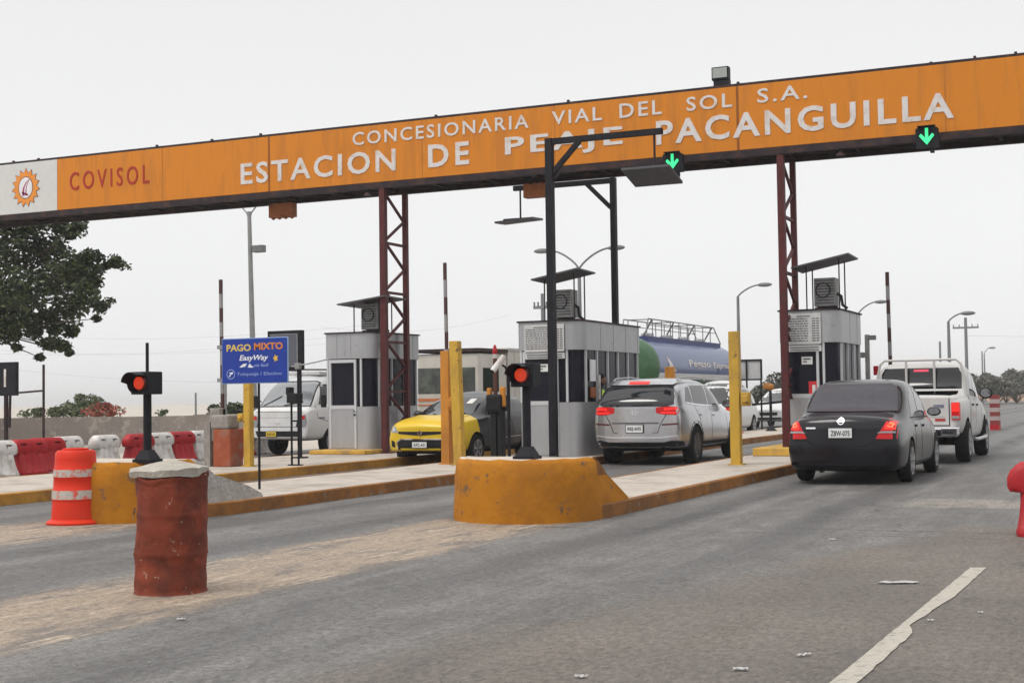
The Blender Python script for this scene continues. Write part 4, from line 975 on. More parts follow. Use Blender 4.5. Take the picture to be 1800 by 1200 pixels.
def lamp(px, py, Y, arms, r_, label, base_z=0):
    """street lamp: (px,py) the top of the straight post; arms = list of tip points in the photo"""
    top = at(px, py, Y); t = thing('street_lamp', label, 'street lamp', group='street lamps beyond the toll lanes')
    obj('post', tube(B(), [(top.x, top.y, 0), (top.x, top.y, top.z)], [r_*1.35, r_*.8], 10), greyfar, t)
    for ax, ay in arms:
        e_ = at(ax, ay, Y); pts = []
        for k in range(9):
            f = k/8; pts.append((top.x+(e_.x-top.x)*f, top.y, top.z+(e_.z-top.z)*math.sin(f*math.pi/2)**.8))
        obj('arm', tube(B(), pts, r_*.5, 6), greyfar, t)
        s = 1 if e_.x > top.x else -1
        bm = B(); ell(bm, (e_.x+s*r_*2.0, e_.y, e_.z-.02), (r_*4.6, r_*2, r_*1.3), 2); obj('lamp_head', bm, greyfar, t, True)
    return t
lamp(1297, 521, 80, [(1338, 500)], .10, 'street lamp with curved arm just right of the mustard post')
lamp(1508, 552, 95, [(1543, 530)], .10, 'street lamp whose arm shows above the right booth roof')
lamp(1667, 565, 95, [(1695, 550)], .11, 'street lamp with curved arm above the white pickup')
lamp(1018, 472, 62, [(960, 440), (1076, 435)], .10, 'double armed street lamp above the centre booth')
lamp(1730, 622, 190, [(1741, 611)], .10, 'small distant street lamp right of the pickup')
lamp(1003, 0, 62, [], .02, 'x') if False else None
# big grey mast left with floodlight and V arms
t = thing('lamp_mast', 'tall grey lamp mast with small floodlight, behind the blue sign', 'street lamp'); Y = 34.0
p0, p1 = at(450, 800, Y), at(438, 372, Y)
obj('post', tube(B(), [(p0.x-.02, Y, 0), (p1.x, Y, p1.z)], [.10, .058], 12), galv, t)
bm = B()
for s in (-1, 1): tube(bm, [(p1.x, Y, p1.z-.12), (p1.x+s*.42, Y, p1.z+.32), (p1.x+s*1.0, Y, p1.z+.62)], .022, 6)
prism(bm, [(p1.x-.1, p1.z-.02), (p1.x+.1, p1.z-.02), (p1.x, p1.z-.3)], Y-.02, Y+.02, axis='Y'); obj('arms', bm, galv, t)
q = at(456, 437, Y); bm = bbox(q.x-.19, q.x+.17, Y-.1, Y+.1, q.z-.11, q.z+.10, .02); obj('floodlight', bm, greyfar, t)
def pole(px, y0, Y, r_, label, cross=None, zb=0, name='pole', cat='pole'):
    p = at(px, y0, Y); t = thing(name, label, cat)
    obj('shaft', tube(B(), [(p.x, Y, zb), (p.x, Y, p.z)], [r_*1.2, r_], 8), greyfar, t)
    if cross:
        for dz, w_ in cross:
            bm = B(); box(bm, p.x-w_, p.x+w_, Y-.1, Y+.1, p.z-dz-.08, p.z-dz+.08)
            for k in (-.95, -.5, .5, .95): tube(bm, [(p.x+w_*k, Y, p.z-dz+.08), (p.x+w_*k, Y, p.z-dz+.3)], .05, 6)
            obj('crossarm', bm, greyfar, t)
    return t
pole(1697, 558, 130, .13, 'wooden utility pole with crossarm, right of the pickup lamp', [(.9, 1.1)], name='utility_pole', cat='utility pole')
pole(953, 516, 70, .09, 'utility pole with crossarm left of the front black post', [(.75, .5)], name='utility_pole', cat='utility pole')
pole(1652, 600, 140, .10, 'short plain pole left of the lamp above the pickup')
pole(1726, 617, 160, .07, 'thin far pole at the right edge of the pickup')
pole(344, 690, 60, .05, 'thin pole behind the low wall, right of the left red signal')
pole(1365, 655, 120, .06, 'thin far pole left of the right maroon leg')
# power lines strung across the left background
t = thing('power_lines', 'thin grey power lines crossing the pale sky at the left', 'power lines'); wm = mat('wire', (.42, .42, .43), .8)
for (xa, ya, xb, yb) in ((-60, 620, 640, 585), (-60, 640, 640, 665), (-60, 612, 640, 598), (-60, 584, 640, 572), (560, 574, 900, 553)):
    a, b_ = at(xa, ya, 90), at(xb, yb, 95); pts = [a.lerp(b_, k/12)+Vector((0, 0, -.8*math.sin(k/12*math.pi))) for k in range(13)]; obj('wire', tube(B(), pts, .009, 4), wm, t)
t = thing('power_lines', 'thin grey wire crossing the sky at the far right', 'power lines')
a, b_ = at(1697, 590, 130), at(1850, 592, 125); obj('wire', tube(B(), [a, b_], .012, 4), wm, t)
# booth-side fixtures right of the third booth
t = thing('equipment_pole', 'grey pole with small floodlight and red lamp, right of the right booth', 'pole'); Y = 30.6
p = at(1524, 588, Y); bm = B(); box(bm, p.x-.045, p.x+.045, Y-.045, Y+.045, .15, p.z); obj('column', bm, galv, t)
bm = bbox(p.x+.02, p.x+.2, Y-.12, Y-.02, p.z-.12, p.z-.02, .01); bbox(p.x-.16, p.x-.05, Y-.1, Y, p.z-.5, p.z-.38, .02, bm=bm); obj('floodlight', bm, greyfar, t)
bm = bbox(p.x+.14, p.x+.24, Y-.15, Y-.05, p.z-.88, p.z-.68, .02); obj('red_lamp', bm, red_pl, t)
bm = bbox(p.x+.0, p.x+.5, Y-.1, Y+.2, p.z-1.15, p.z-1.0, .02); obj('bracket_box', bm, black_steel, t)
# framed board and small signs beyond the mustard post
t = thing('framed_board', 'pale framed board on a thin post beyond the mustard post', 'board'); Y = 52.0
a, b_ = at(1293, 632, Y), at(1340, 668, Y); bm = B()
for q in ((a.x, b_.x, a.z-.06, a.z), (a.x, b_.x, b_.z, b_.z+.06), (a.x, a.x+.06, b_.z+.06, a.z-.06), (b_.x-.06, b_.x, b_.z+.06, a.z-.06)): box(bm, q[0], q[1], Y-.04, Y+.04, q[2], q[3])
obj('frame', bm, black_steel, t); obj('panel', box(B(), a.x+.06, b_.x-.06, Y, Y+.02, b_.z+.06, a.z-.06), mat('board_grey', (.5, .5, .5), .6), t)
c = at(1313, 650, Y); bm = B(); tube(bm, [(c.x, Y-.06, .0), (c.x, Y-.06, a.z)], .035, 8); tube(bm, [(b_.x-.05, Y, .0), (b_.x-.05, Y, b_.z)], .035, 8); obj('posts', bm, black_steel, t)
t = thing('warning_lamp', 'orange lamp on a dark post in front of the white cars', 'warning lamp'); Y = 44.0
c = at(1354, 680, Y); bm = B(); ell(bm, (c.x, Y, c.z), (.13, .08, .12), 2); bbox(c.x-.22, c.x-.02, Y-.05, Y+.1, c.z-.06, c.z+.13, .02, bm=bm); obj('lamp', bm, mat('dull_amber', (.32, .13, .02), .5), t, True)
bm = B(); tube(bm, [(c.x, Y, .15), (c.x, Y, c.z-.12)], .045, 8); lathe(bm, [(.2, .15), (.05, .3)], 8, cx=c.x, cy=Y); obj('post', bm, black_steel, t)
t = thing('boom_gate', 'lowered dark boom between the mustard post and the right booth', 'boom gate'); Y = 36.0
a, b_ = at(1322, 711, Y), at(1385, 705, Y); obj('bar', beam(B(), a, b_, .04, .06), black_steel, t)
t = thing('traffic_drum', 'red and white striped barrier panel at the right of the pickup', 'barrier panel'); t.name = 'striped_barricade'; Y = 50.0
a, b_ = at(1739, 694, Y), at(1757, 746, Y); n = 7
for k in range(n):
    z0, z1 = b_.z+(a.z-b_.z)*k/n, b_.z+(a.z-b_.z)*(k+1)/n; o = obj('stripe', box(B(), a.x, b_.x, Y, Y+.4, z0, z1), mat('dull_red_panel', (.20, .03, .03), .7) if k % 2 == 0 else mat('dull_pink_panel', (.36, .30, .29), .7), t); o['label'] = 'red stripe' if k % 2 == 0 else 'white stripe'
obj('feet', box(B(), a.x, b_.x, Y-.1, Y+.5, 0, max(.02, b_.z)), red_pl, t)
# ------------------------------------------------------------------ vehicles
# Local frame of every vehicle: x across (right = +), y forward from the rear bumper (0) to the nose (L), z up.
def loft_body(name, st, parent, paint, arches, arch_r, rear=(.06, .4), front=(.12, .7), lean_r=None, lean_f=None, lv=2, cut=None):
    """stations: (y, zb, zs, zte, zt, wl, wm, wb, wt)"""
    bm = B(); cols = []
    Wmax = max(s[6] for s in st); y0 = st[0][0]; y1 = st[-1][0]
    for s in st:
        y, zb, zs, zte, zt, wl, wm, wb, wt = s
        zm = zb+(zs-zb)*.55
        half = [(wl*.5, zb), (wl*.93, zb), (wl, zb+.07), (wm, zm), (wb, zs), (wb-.035, zs+max(.012, (zte-zs)*.06)), ((wb-.035)*.45+wt*.55+.02*(zte-zs > .2), zs+(zte-zs)*.55), (wt, zte), (wt*.5, zt-(zt-zte)*.25)]
        ring = [(0, zb)]+half+[(0, zt)]+[(-x, z) for x, z in half[::-1]]
        cols.append([bm.verts.new((x, y, z)) for x, z in ring])
    n = len(cols[0])     # 20: 0 bottom centre, 1..9 right side, 10 top centre, 11..19 left side
    for i in range(len(cols)-1):
        for k in range(n): bm.faces.new((cols[i][k], cols[i][(k+1) % n], cols[i+1][(k+1) % n], cols[i+1][k]))
    for ci, c in ((0, cols[0]), (1, cols[-1])):
        # rows 2..8 span straight across; row 1/9 are the bottom and top lines
        rows = [[c[18], c[19], c[0], c[1], c[2]]]
        for r_ in range(3, 8):
            a, b_ = c[20-r_], c[r_]
            rows.append([a]+[bm.verts.new(a.co.lerp(b_.co, f)) for f in (.25, .5, .75)]+[b_])
        rows.append([c[12], c[11], c[10], c[9], c[8]])
        for i in range(len(rows)-1):
            for k in range(4): bm.faces.new((rows[i][k], rows[i][k+1], rows[i+1][k+1], rows[i+1][k]))
    for v in bm.verts:
        y = v.co.y; xr = min(1, abs(v.co.x)/Wmax)
        fr = max(0, 1-(y-y0)/rear[1]); ff = max(0, 1-(y1-y)/front[1])
        dy = 0
        if fr > 0: dy += -rear[0]*(1-xr**2)*fr+(lean_r(v.co.z)*fr if lean_r else 0)
        if ff > 0: dy += front[0]*(1-xr**2)*ff-(lean_f(v.co.z)*ff if lean_f else 0)
        v.co.y += dy
    o = obj(name, bm, [paint, gap], None)
    m = o.modifiers.new('s', 'SUBSURF'); m.levels = lv; m.render_levels = lv
    cb = B()
    for ya, zc in arches: lathe(cb, [(arch_r, -2), (arch_r, -Wmax*.62), (.05, -Wmax*.62)], 36, 'X', 0, ya, zc); lathe(cb, [(.05, Wmax*.62), (arch_r, Wmax*.62), (arch_r, 2)], 36, 'X', 0, ya, zc)
    if cut: 
        for q in cut: box(cb, *q)
    c_ = obj('cut', cb, [gap]); b_ = o.modifiers.new('b', 'BOOLEAN'); b_.object = c_; b_.operation = 'DIFFERENCE'; b_.solver = 'EXACT'; b_.material_mode = 'TRANSFER'
    dg = bpy.context.evaluated_depsgraph_get(); me = bpy.data.meshes.new_from_object(o.evaluated_get(dg), depsgraph=dg)
    bpy.data.objects.remove(c_); bpy.data.objects.remove(o)
    me.shade_smooth(); me.set_sharp_from_angle(angle=R(40)); me.name = name
    o = bpy.data.objects.new(name, me); COL.objects.link(o); o.parent = parent
    t = B(); t.from_mesh(me); tree = BVHTree.FromBMesh(t); t.free()
    return o, tree
VIEWS = {'R': (Vector((0, 1, 0)), lambda a, b: Vector((a, -3, b))), 'F': (Vector((0, -1, 0)), lambda a, b: Vector((a, 12, b))),
         'S': (Vector((-1, 0, 0)), lambda a, b: Vector((4, a, b))), 'P': (Vector((1, 0, 0)), lambda a, b: Vector((-4, a, b))), 'T': (Vector((0, 0, -1)), lambda a, b: Vector((a, b, 5)))}
def decal(tree, name, pts, view, m, parent, off=.004, thick=.012, step=.07, label=None, smooth=True):
    """a piece of trim cut to pts and laid on the body skin, seen along the given side"""
    d, mk = VIEWS[view]; bm = B(); polys = pts if isinstance(pts[0][0], (tuple, list)) else [pts]
    for pl in polys:
        t = B(); t.faces.new([t.verts.new((p[0], p[1], 0)) for p in pl])
        for ax in (0, 1):
            lo = min(p[ax] for p in pl); hi = max(p[ax] for p in pl); k = lo+step
            while k < hi-.005:
                c = [0, 0, 0]; c[ax] = k; nn = [0, 0, 0]; nn[ax] = 1
                bmesh.ops.bisect_plane(t, geom=t.verts[:]+t.edges[:]+t.faces[:], plane_co=c, plane_no=nn); k += step
        merge(bm, t)
    for v in bm.verts:
        o_ = mk(v.co.x, v.co.y); h = tree.ray_cast(o_, d, 20)
        if h[0] is None:
            h = tree.find_nearest(o_+d*(3 if view in 'R' else 9 if view == 'F' else 3.2)); 
        nn_ = h[1] if h[1].dot(d) < 0 else -h[1]
        v.co = h[0]+(nn_*.8-d*.2)*off
    if thick:
        r_ = bmesh.ops.extrude_face_region(bm, geom=bm.faces[:])
        for v in [x for x in r_['geom'] if isinstance(x, bmesh.types.BMVert)]: v.co += -d*0
        newv = {x for x in r_['geom'] if isinstance(x, bmesh.types.BMVert)}
        for v in bm.verts:
            if v not in newv: v.co += d*thick
    o = obj(name, bm, m, parent, smooth, 50)
    if label: o['label'] = label
    return o
def strip_pts(pl, w_):
    out_ = []
    for a, b_ in zip(pl[:-1], pl[1:]):
        a = Vector(a); b_ = Vector(b_); d = (b_-a).normalized()*w_/2; n_ = Vector((-d.y, d.x)); a = a-d*.4; b_ = b_+d*.4
        out_.append([tuple(a+n_), tuple(a-n_), tuple(b_-n_), tuple(b_+n_)])
    return out_
def line(tree, name, pl, w_, view, m, parent, off=.0025): return decal(tree, name, strip_pts(pl, w_), view, m, parent, off, .006, .12)
def rrect(x0, x1, z0, z1, r_=.03, n=3):
    p = []
    for cx, cz, a0 in ((x1-r_, z1-r_, 0), (x0+r_, z1-r_, 90), (x0+r_, z0+r_, 180), (x1-r_, z0+r_, 270)):
        for k in range(n+1): a = R(a0+90*k/n); p.append((cx+r_*math.cos(a), cz+r_*math.sin(a)))
    return p
def wheel(parent, x, y, r_, w_, rim, spokes=5, name='wheel'):
    t = thing(name, None, None); t.parent = parent; t.location = (x, y, r_); s = 1 if x > 0 else -1
    ri = r_*.66
    bm = B(); lathe(bm, [(ri, -w_/2), (r_*.93, -w_/2), (r_*.985, -w_*.38), (r_, -w_*.2), (r_, w_*.2), (r_*.985, w_*.38), (r_*.93, w_/2), (ri, w_/2), (ri*.97, w_*.3), (ri*.97, -w_*.3)], 36, 'X', close=True)
    obj('tyre', bm, rubber, t, True, 50)
    bm = B(); lathe(bm, [(ri*.985, w_*.46*s), (ri*.90, w_*.44*s), (ri*.86, w_*.2*s), (0.001, w_*.16*s)], 32, 'X', mi=0)
    obj('rim_well', bm, rim_d, t, True, 50)
    bm = B(); lathe(bm, [(ri*.99, w_*.40*s), (ri*.99, w_*.50*s), (ri*.90, w_*.49*s), (ri*.90, w_*.40*s)], 32, 'X', close=True)
    lathe(bm, [(ri*.2, w_*.25*s), (ri*.2, w_*.44*s), (ri*.1, w_*.46*s), (.001, w_*.46*s)], 16, 'X')
    for k in range(spokes):
        a = 2*math.pi*k/spokes+.3; ca, sa = math.cos(a), math.sin(a)
        for q in (-.13, .13): 
            cb, sb = math.cos(a+q), math.sin(a+q)
            beam(bm, (w_*.40*s, ri*.15*ca, ri*.15*sa), (w_*.46*s, ri*.93*cb, ri*.93*sb), r_*.07, w_*.14, up=(1, 0, 0))
    obj('rim', bm, rim, t, True, 40); return t
def plate(tree, txt, x0, x1, z0, z1, view, m, parent, bold=.02):
    d, mk = VIEWS[view]; h = tree.ray_cast(mk((x0+x1)/2, (z0+z1)/2), d, 20)[0]; y = h.y-d.y*.03
    s = -1 if view == 'R' else 1
    bm = box(B(), x0-.012, x1+.012, *sorted((y-s*.002, y-s*.03)), z0-.012, z1+.012); fr = obj('plate_frame', bm, blackpl, parent)
    bm = box(B(), x0, x1, *sorted((y+s*.003, y-s*.0015)), z0, z1); pl = obj('plate', bm, m, fr)
    hgt = z1-z0; tb = text_bm(txt, x0+.03, x1-.03, z0+hgt*.18, z0+hgt*.74, 0, bold, .002)
    for v in tb.verts:
        if view == 'R': v.co.y = y-.0035+v.co.y
        else: v.co.x = (x0+x1)-v.co.x; v.co.y = y+.0035-v.co.y
    obj('plate_number', tb, ink, fr)
def mirror(parent, x, y, z, m, sx=.11, sy=.09, sz=.075, name='mirror'):
    bm = B(); ell(bm, (x+(sx*.8 if x > 0 else -sx*.8), y, z), (sx, sy, sz), 3)
    for v in bm.verts: v.co.y = max(v.co.y, y-sy*.55)
    o = obj(name, bm, m, parent, True, 30)
    g_ = B(); c = x+(sx*.8 if x > 0 else -sx*.8); lathe(g_, [(.001, 0), (sx*.78, 0), (sx*.78, -.004), (.001, -.004)], 20, 'Y', 0, y-sy*.55-.001, 0, close=False)
    for v in g_.verts: v.co.z = v.co.z*sz/sx*.95+z; v.co.x += c
    obj('mirror_glass', g_, mat('mirror_glass', (.35, .35, .36), .05, metal=.9), o, True)
def disc(tree, name, x, z, r_, view, m, parent, off=.008, el=1.0, n=20):
    return decal(tree, name, [(x+r_*math.cos(2*math.pi*k/n), z+r_*el*math.sin(2*math.pi*k/n)) for k in range(n)], view, m, parent, off, .012, .05)
def mx2(pts): return [(-a, b_) for a, b_ in pts][::-1]

def paint_mat(name, col, rough=.35, coat=.6, metal=.0, dirt=None, damt=.3, var=.05): return mat(name, col, rough, metal, var=var, scale=3, coat=coat, dirt=dirt, damt=damt, dscale=2, cov=.5)

# ---- dark sedan
def sedan():
    t = thing('sedan', 'dusty black sedan with lit brake lamps and hazy rear window, stopped in the right lane', 'car')
    p = mat('sedan_black_paint', (.0045, .004, .0075), .18, coat=.1, spec=.28, dirt=(.02, .017, .018), damt=.2, dscale=2)
    #      y    zb   zs   zte   zt    wl   wm   wb   wt
    st = [(.00, .24, .80, .92, .965, .70, .76, .70, .60), (.10, .20, .84, .955, 1.0, .78, .82, .76, .64), (.45, .18, .86, .975, 1.01, .82, .845, .79, .65), (.80, .18, .89, 1.03, 1.05, .82, .845, .80, .70),
          (1.16, .18, .90, 1.35, 1.365, .82, .845, .81, .68), (1.46, .18, .90, 1.49, 1.505, .82, .845, .81, .67), (2.15, .18, .90, 1.51, 1.535, .82, .845, .81, .64), (2.70, .18, .89, 1.45, 1.50, .82, .845, .81, .64), (3.15, .18, .88, 1.20, 1.25, .82, .845, .80, .66),
          (3.50, .18, .87, .96, 1.03, .82, .845, .78, .62), (3.95, .18, .80, .86, .94, .80, .84, .74, .60), (4.30, .20, .70, .76, .84, .74, .78, .66, .52), (4.45, .26, .58, .64, .68, .62, .66, .56, .45)]
    o, tr = loft_body('body', st, t, p, [(.98, .31), (3.58, .31)], .355, (.10, .5), (.16, .8), lean_r=lambda z: .10*max(0, z-.75)/.25+.03*max(0, .5-z))
    decal(tr, 'rear_window', [(-.66, 1.035), (.66, 1.035), (.635, 1.2), (.58, 1.41), (.50, 1.445), (-.50, 1.445), (-.58, 1.41), (-.635, 1.2)], 'R', tint, t, .010, step=.04)
    for s, V in ((1, 'S'), (-1, 'P')):
        decal(tr, 'side_window', [(1.30, .97), (1.98, .96), (1.98, 1.385), (1.72, 1.37), (1.42, 1.24)], V, cglass, t, .003)
        decal(tr, 'side_window', [(2.05, .96), (3.02, .95), (2.98, 1.0), (2.66, 1.30), (2.45, 1.37), (2.05, 1.385)], V, cglass, t, .003)
        line(tr, 'door_seam', [(2.02, .93), (2.02, .34), (2.05, .30)], .012, V, gap, t); line(tr, 'door_seam', [(1.28, .93), (1.42, .75), (1.38, .5), (1.25, .42)], .012, V, gap, t); line(tr, 'door_seam', [(3.1, .93), (3.12, .32)], .012, V, gap, t)
        line(tr, 'beltline_trim', [(1.2, .935), (2.2, .935), (3.15, .92)], .018, V, blackpl, t, .004)
        decal(tr, 'door_handle', rrect(1.52, 1.70, .79, .825, .015), V, p, t, .022, .03); decal(tr, 'door_handle', rrect(2.22, 2.40, .78, .815, .015), V, p, t, .022, .03)
        decal(tr, 'sill', [(1.36, .20), (3.2, .20), (3.2, .27), (1.36, .27)], V, blackpl, t, .006)
        mirror(t, s*.80, 2.98, 1.0, p)
    tl_ = [(.50, .73), (.73, .72), (.77, .80), (.76, .90), (.62, .975), (.575, .88)]
    for s in (1, -1):
        f = (lambda q: q) if s > 0 else mx2
        a = decal(tr, 'tail_lamp', f([(.485, .66), (.60, .655), (.765, .655), (.765, .80), (.735, .89), (.645, .945), (.60, .86)]), 'R', tail, t, .006)
        decal(tr, 'lit_lens', f([(.60, .79), (.735, .78), (.735, .85), (.685, .90), (.62, .89)]), 'R', tail_lit, a, .012)
        decal(tr, 'bulb', f([(.63, .82), (.70, .81), (.715, .86), (.66, .885)]), 'R', tail_hot, a, .017)
        decal(tr, 'clear_strip', f([(.505, .735), (.60, .74), (.74, .735), (.74, .76), (.60, .765), (.54, .76)]), 'R', clearl, a, .012)
    line(tr, 'boot_seam', [(-.58, .965), (-.60, .80), (-.50, .635), (-.36, .56), (.36, .56), (.50, .635), (.60, .80), (.58, .965)], .012, 'R', gap, t)
    line(tr, 'boot_seam', [(-.5, .635), (-.8, .64)], .012, 'R', gap, t); line(tr, 'boot_seam', [(.5, .635), (.8, .64)], .012, 'R', gap, t)
    line(tr, 'bumper_crease', [(-.74, .50), (0, .49), (.74, .50)], .03, 'R', p, t, .012)
    plate(tr, 'Z8W-075', -.165, .165, .675, .81, 'R', plate_w, t)
    a = disc(tr, 'emblem', 0, .905, .05, 'R', chrome, t, .008); disc(tr, 'emblem_centre', 0, .905, .036, 'R', p, a, .011); decal(tr, 'emblem_bar', rrect(-.055, .055, .895, .915, .005), 'R', chrome, a, .014)
    decal(tr, 'chrome_badge', rrect(-.50, -.36, .80, .822, .005), 'R', chrome, t, .006, .01)
    
    decal(tr, 'lower_bumper', [(-.66, .22), (.66, .22), (.62, .31), (-.62, .31)], 'R', blackpl, t, .006)
    for s in (-1, 1):
        wheel(t, s*.74, .98, .31, .19, rim_m, 5); wheel(t, s*.74, 3.58, .31, .19, rim_m, 5)
        decal(tr, 'head_lamp', [(s*a, b_) for a, b_ in ((.36, .60), (.60, .60), (.64, .72), (.40, .68))], 'F', clearl, t)
    bm = B(); box(bm, -.6, .6, .5, 4.0, .17, .24); tube(bm, [(-.3, .1, .2), (-.3, -.02, .2)], .03, 10); obj('underbody', bm, gap, t)
    decal(tr, 'windscreen', [(-.56, 1.05), (.56, 1.05), (.50, 1.36), (.45, 1.42), (-.45, 1.42), (-.50, 1.36)], 'F', cglass, t)
    bm = B(); 
    for x in (-.30, .30): ell(bm, (x, 1.5, 1.04), (.09, .05, .1), 2)
    return t
sd_ = sedan(); sd_.location = (-3.97, 20.15, 0)

# ---- silver suv
def suv():
    t = thing('suv', 'silver suv with lit brake lamps stopped beside the centre toll booth', 'car')
    p = paint_mat('suv_silver_paint', (.47, .475, .50), .25, .4, metal=.8, dirt=(.27, .26, .25), damt=.25)
    st = [(.00, .40, 1.06, 1.18, 1.22, .78, .84, .80, .70), (.06, .34, 1.07, 1.26, 1.29, .84, .88, .85, .76), (.24, .30, 1.08, 1.54, 1.58, .88, .91, .87, .71), (.62, .28, 1.07, 1.60, 1.64, .90, .925, .87, .70), (1.3, .28, 1.05, 1.62, 1.67, .90, .925, .87, .70),
          (2.0, .28, 1.03, 1.61, 1.66, .90, .925, .87, .70), (2.5, .28, 1.02, 1.52, 1.58, .90, .925, .87, .70), (3.0, .28, 1.0, 1.23, 1.30, .90, .92, .85, .67), (3.35, .28, .99, 1.05, 1.12, .89, .915, .83, .68), (3.9, .28, .94, .99, 1.06, .88, .91, .80, .66), (4.28, .30, .82, .88, .95, .80, .84, .72, .58), (4.46, .34, .62, .68, .76, .66, .70, .62, .50)]
    o, tr = loft_body('body', st, t, p, [(.90, .36), (3.57, .36)], .42, (.12, .45), (.18, .8), lean_r=lambda z: .06*max(0, z-1.1)/.4)
    decal(tr, 'rear_window', [(-.74, 1.15), (-.62, 1.11), (.62, 1.11), (.74, 1.15), (.73, 1.28), (.66, 1.47), (-.66, 1.47), (-.73, 1.28)], 'R', cglass, t, .016, step=.035)
    decal(tr, 'spoiler', rrect(-.66, .66, 1.485, 1.585, .03), 'R', p, t, .06, .10)
    decal(tr, 'high_brake_lamp', rrect(-.20, .20, 1.50, 1.54, .01), 'R', tail_lit, t, .068, .02)
    for s, V in ((1, 'S'), (-1, 'P')):
        line(tr, 'window_trim', [(.52, 1.17), (1.3, 1.12), (2.3, 1.10), (3.12, 1.08)], .022, V, chrome, t, .008)
        decal(tr, 'side_window', [(.48, 1.20), (.92, 1.17), (.90, 1.48), (.70, 1.46)], V, cglass, t, .003)
        decal(tr, 'side_window', [(.97, 1.165), (1.92, 1.125), (1.92, 1.51), (1.0, 1.50)], V, cglass, t, .003)
        decal(tr, 'side_window', [(2.0, 1.12), (2.98, 1.09), (2.60, 1.38), (2.35, 1.49), (2.0, 1.51)], V, cglass, t, .003)
        bm = B(); tube(bm, [(s*.64, .5, 1.60), (s*.64, .65, 1.655), (s*.645, 1.5, 1.685), (s*.64, 2.2, 1.65), (s*.64, 2.35, 1.60)], .013, 8); obj('roof_rail', bm, rim_m, t)
        line(tr, 'door_seam', [(1.95, 1.08), (1.95, .45)], .012, V, gap, t); line(tr, 'door_seam', [(.96, 1.1), (1.15, .9), (1.25, .6)], .012, V, gap, t); line(tr, 'door_seam', [(3.1, 1.05), (3.08, .45)], .012, V, gap, t)
        decal(tr, 'door_handle', rrect(1.22, 1.42, .92, .955, .015), V, p, t, .022, .03); decal(tr, 'door_handle', rrect(2.1, 2.3, .90, .935, .015), V, p, t, .022, .03)
        decal(tr, 'sill', [(1.33, .30), (3.14, .30), (3.14, .42), (1.33, .42)], V, blackpl, t, .008)
        for yc in (.90, 3.57):
            pl = []
            for k in range(13): a = R(-8)+R(196)*k/12; pl.append((yc+.47*math.cos(a), .36+.47*math.sin(a)))
            for k in range(13): a = R(188)-R(196)*k/12; pl.append((yc+.415*math.cos(a), .36+.415*math.sin(a)))
            decal(tr, 'arch_cladding', [[pl[k], pl[k+1], pl[24-k], pl[25-k]] for k in range(12)], V, blackpl, t, .006)
        mirror(t, s*.86, 2.92, 1.13, blackpl, .12, .1, .085)
        f = (lambda q: q) if s > 0 else mx2
        a = decal(tr, 'tail_lamp', f([(.42, .99), (.55, .96), (.78, .95), (.83, .99), (.83, 1.06), (.78, 1.10), (.60, 1.12), (.41, 1.09)]), 'R', tail, t, .008)
        decal(tr, 'lit_lens', f([(.56, 1.04), (.80, 1.05), (.79, 1.09), (.58, 1.085)]), 'R', tail_lit, a, .014); decal(tr, 'lit_lens', f([(.50, .985), (.76, .975), (.80, 1.0), (.52, 1.01)]), 'R', tail_lit, a, .014)
        decal(tr, 'bumper_reflector', f([(.52, .755), (.82, .77), (.82, .80), (.52, .785)]), 'R', mat('dark_red_reflector', (.10, .015, .02), .3), t, .006)
        wheel(t, s*.81, .90, .36, .22, rim_d, 5); wheel(t, s*.81, 3.57, .36, .22, rim_d, 5)
        decal(tr, 'head_lamp', [(s*a, b_) for a, b_ in ((.40, .70), (.62, .72), (.66, .82), (.44, .80))], 'F', clearl, t)
    line(tr, 'tailgate_seam', [(-.66, 1.10), (-.60, .95), (-.50, .79), (-.44, .62), (.44, .62), (.50, .79), (.60, .95), (.66, 1.10)], .012, 'R', gap, t)
    line(tr, 'tailgate_crease', [(-.46, .80), (.46, .80)], .03, 'R', mat('crease_dark', (.10, .10, .11), .4), t, .004)
    decal(tr, 'plate_recess', [(-.34, .60), (.34, .60), (.46, .78), (-.46, .78)], 'R', p, t, .003, .01)
    line(tr, 'bumper_ridge', [(-.80, .56), (-.5, .53), (.5, .53), (.80, .56)], .035, 'R', mat('bumper_silver_edge', (.6, .6, .62), .25, .6), t, .02)
    decal(tr, 'lower_bumper', [(-.86, .31), (.86, .31), (.86, .46), (.70, .475), (.55, .44), (-.55, .44), (-.70, .475), (-.86, .46)], 'R', blackpl, t, .012)
    decal(tr, 'skid_plate', rrect(-.42, .42, .345, .37, .01), 'R', rim_m, t, .02)
    plate(tr, 'BEJ-605', -.165, .165, .625, .765, 'R', plate_w, t)
    a = decal(tr, 'emblem', [(.085*math.cos(k*math.pi/10), 1.0+.045*math.sin(k*math.pi/10)) for k in range(20)], 'R', chrome, t, .008)
    decal(tr, 'emblem_inner', [(.07*math.cos(k*math.pi/10), 1.0+.034*math.sin(k*math.pi/10)) for k in range(20)], 'R', p, a, .011)
    decal(tr, 'emblem_letter', [[(-.045, .972), (-.028, .972), (-.012, 1.028), (-.03, 1.028)], [(.012, .972), (.03, .972), (.045, 1.028), (.028, 1.028)], [(-.03, .994), (.03, 1.0), (.03, 1.01), (-.03, 1.004)]], 'R', chrome, a, .014)
    line(tr, 'wiper', [(-.02, 1.12), (.35, 1.15)], .016, 'R', gap, t, .02)
    bm = B(); box(bm, -.7, .7, .4, 4.0, .26, .36); tube(bm, [(.5, .05, .3), (.5, .4, .3)], .035, 10); obj('underbody', bm, gap, t)
    decal(tr, 'windscreen', [(-.64, 1.15), (.64, 1.15), (.58, 1.46), (-.58, 1.46)], 'F', cglass, t)
    return t
sv = suv(); sv.location = (-8.78, 25.05, 0)

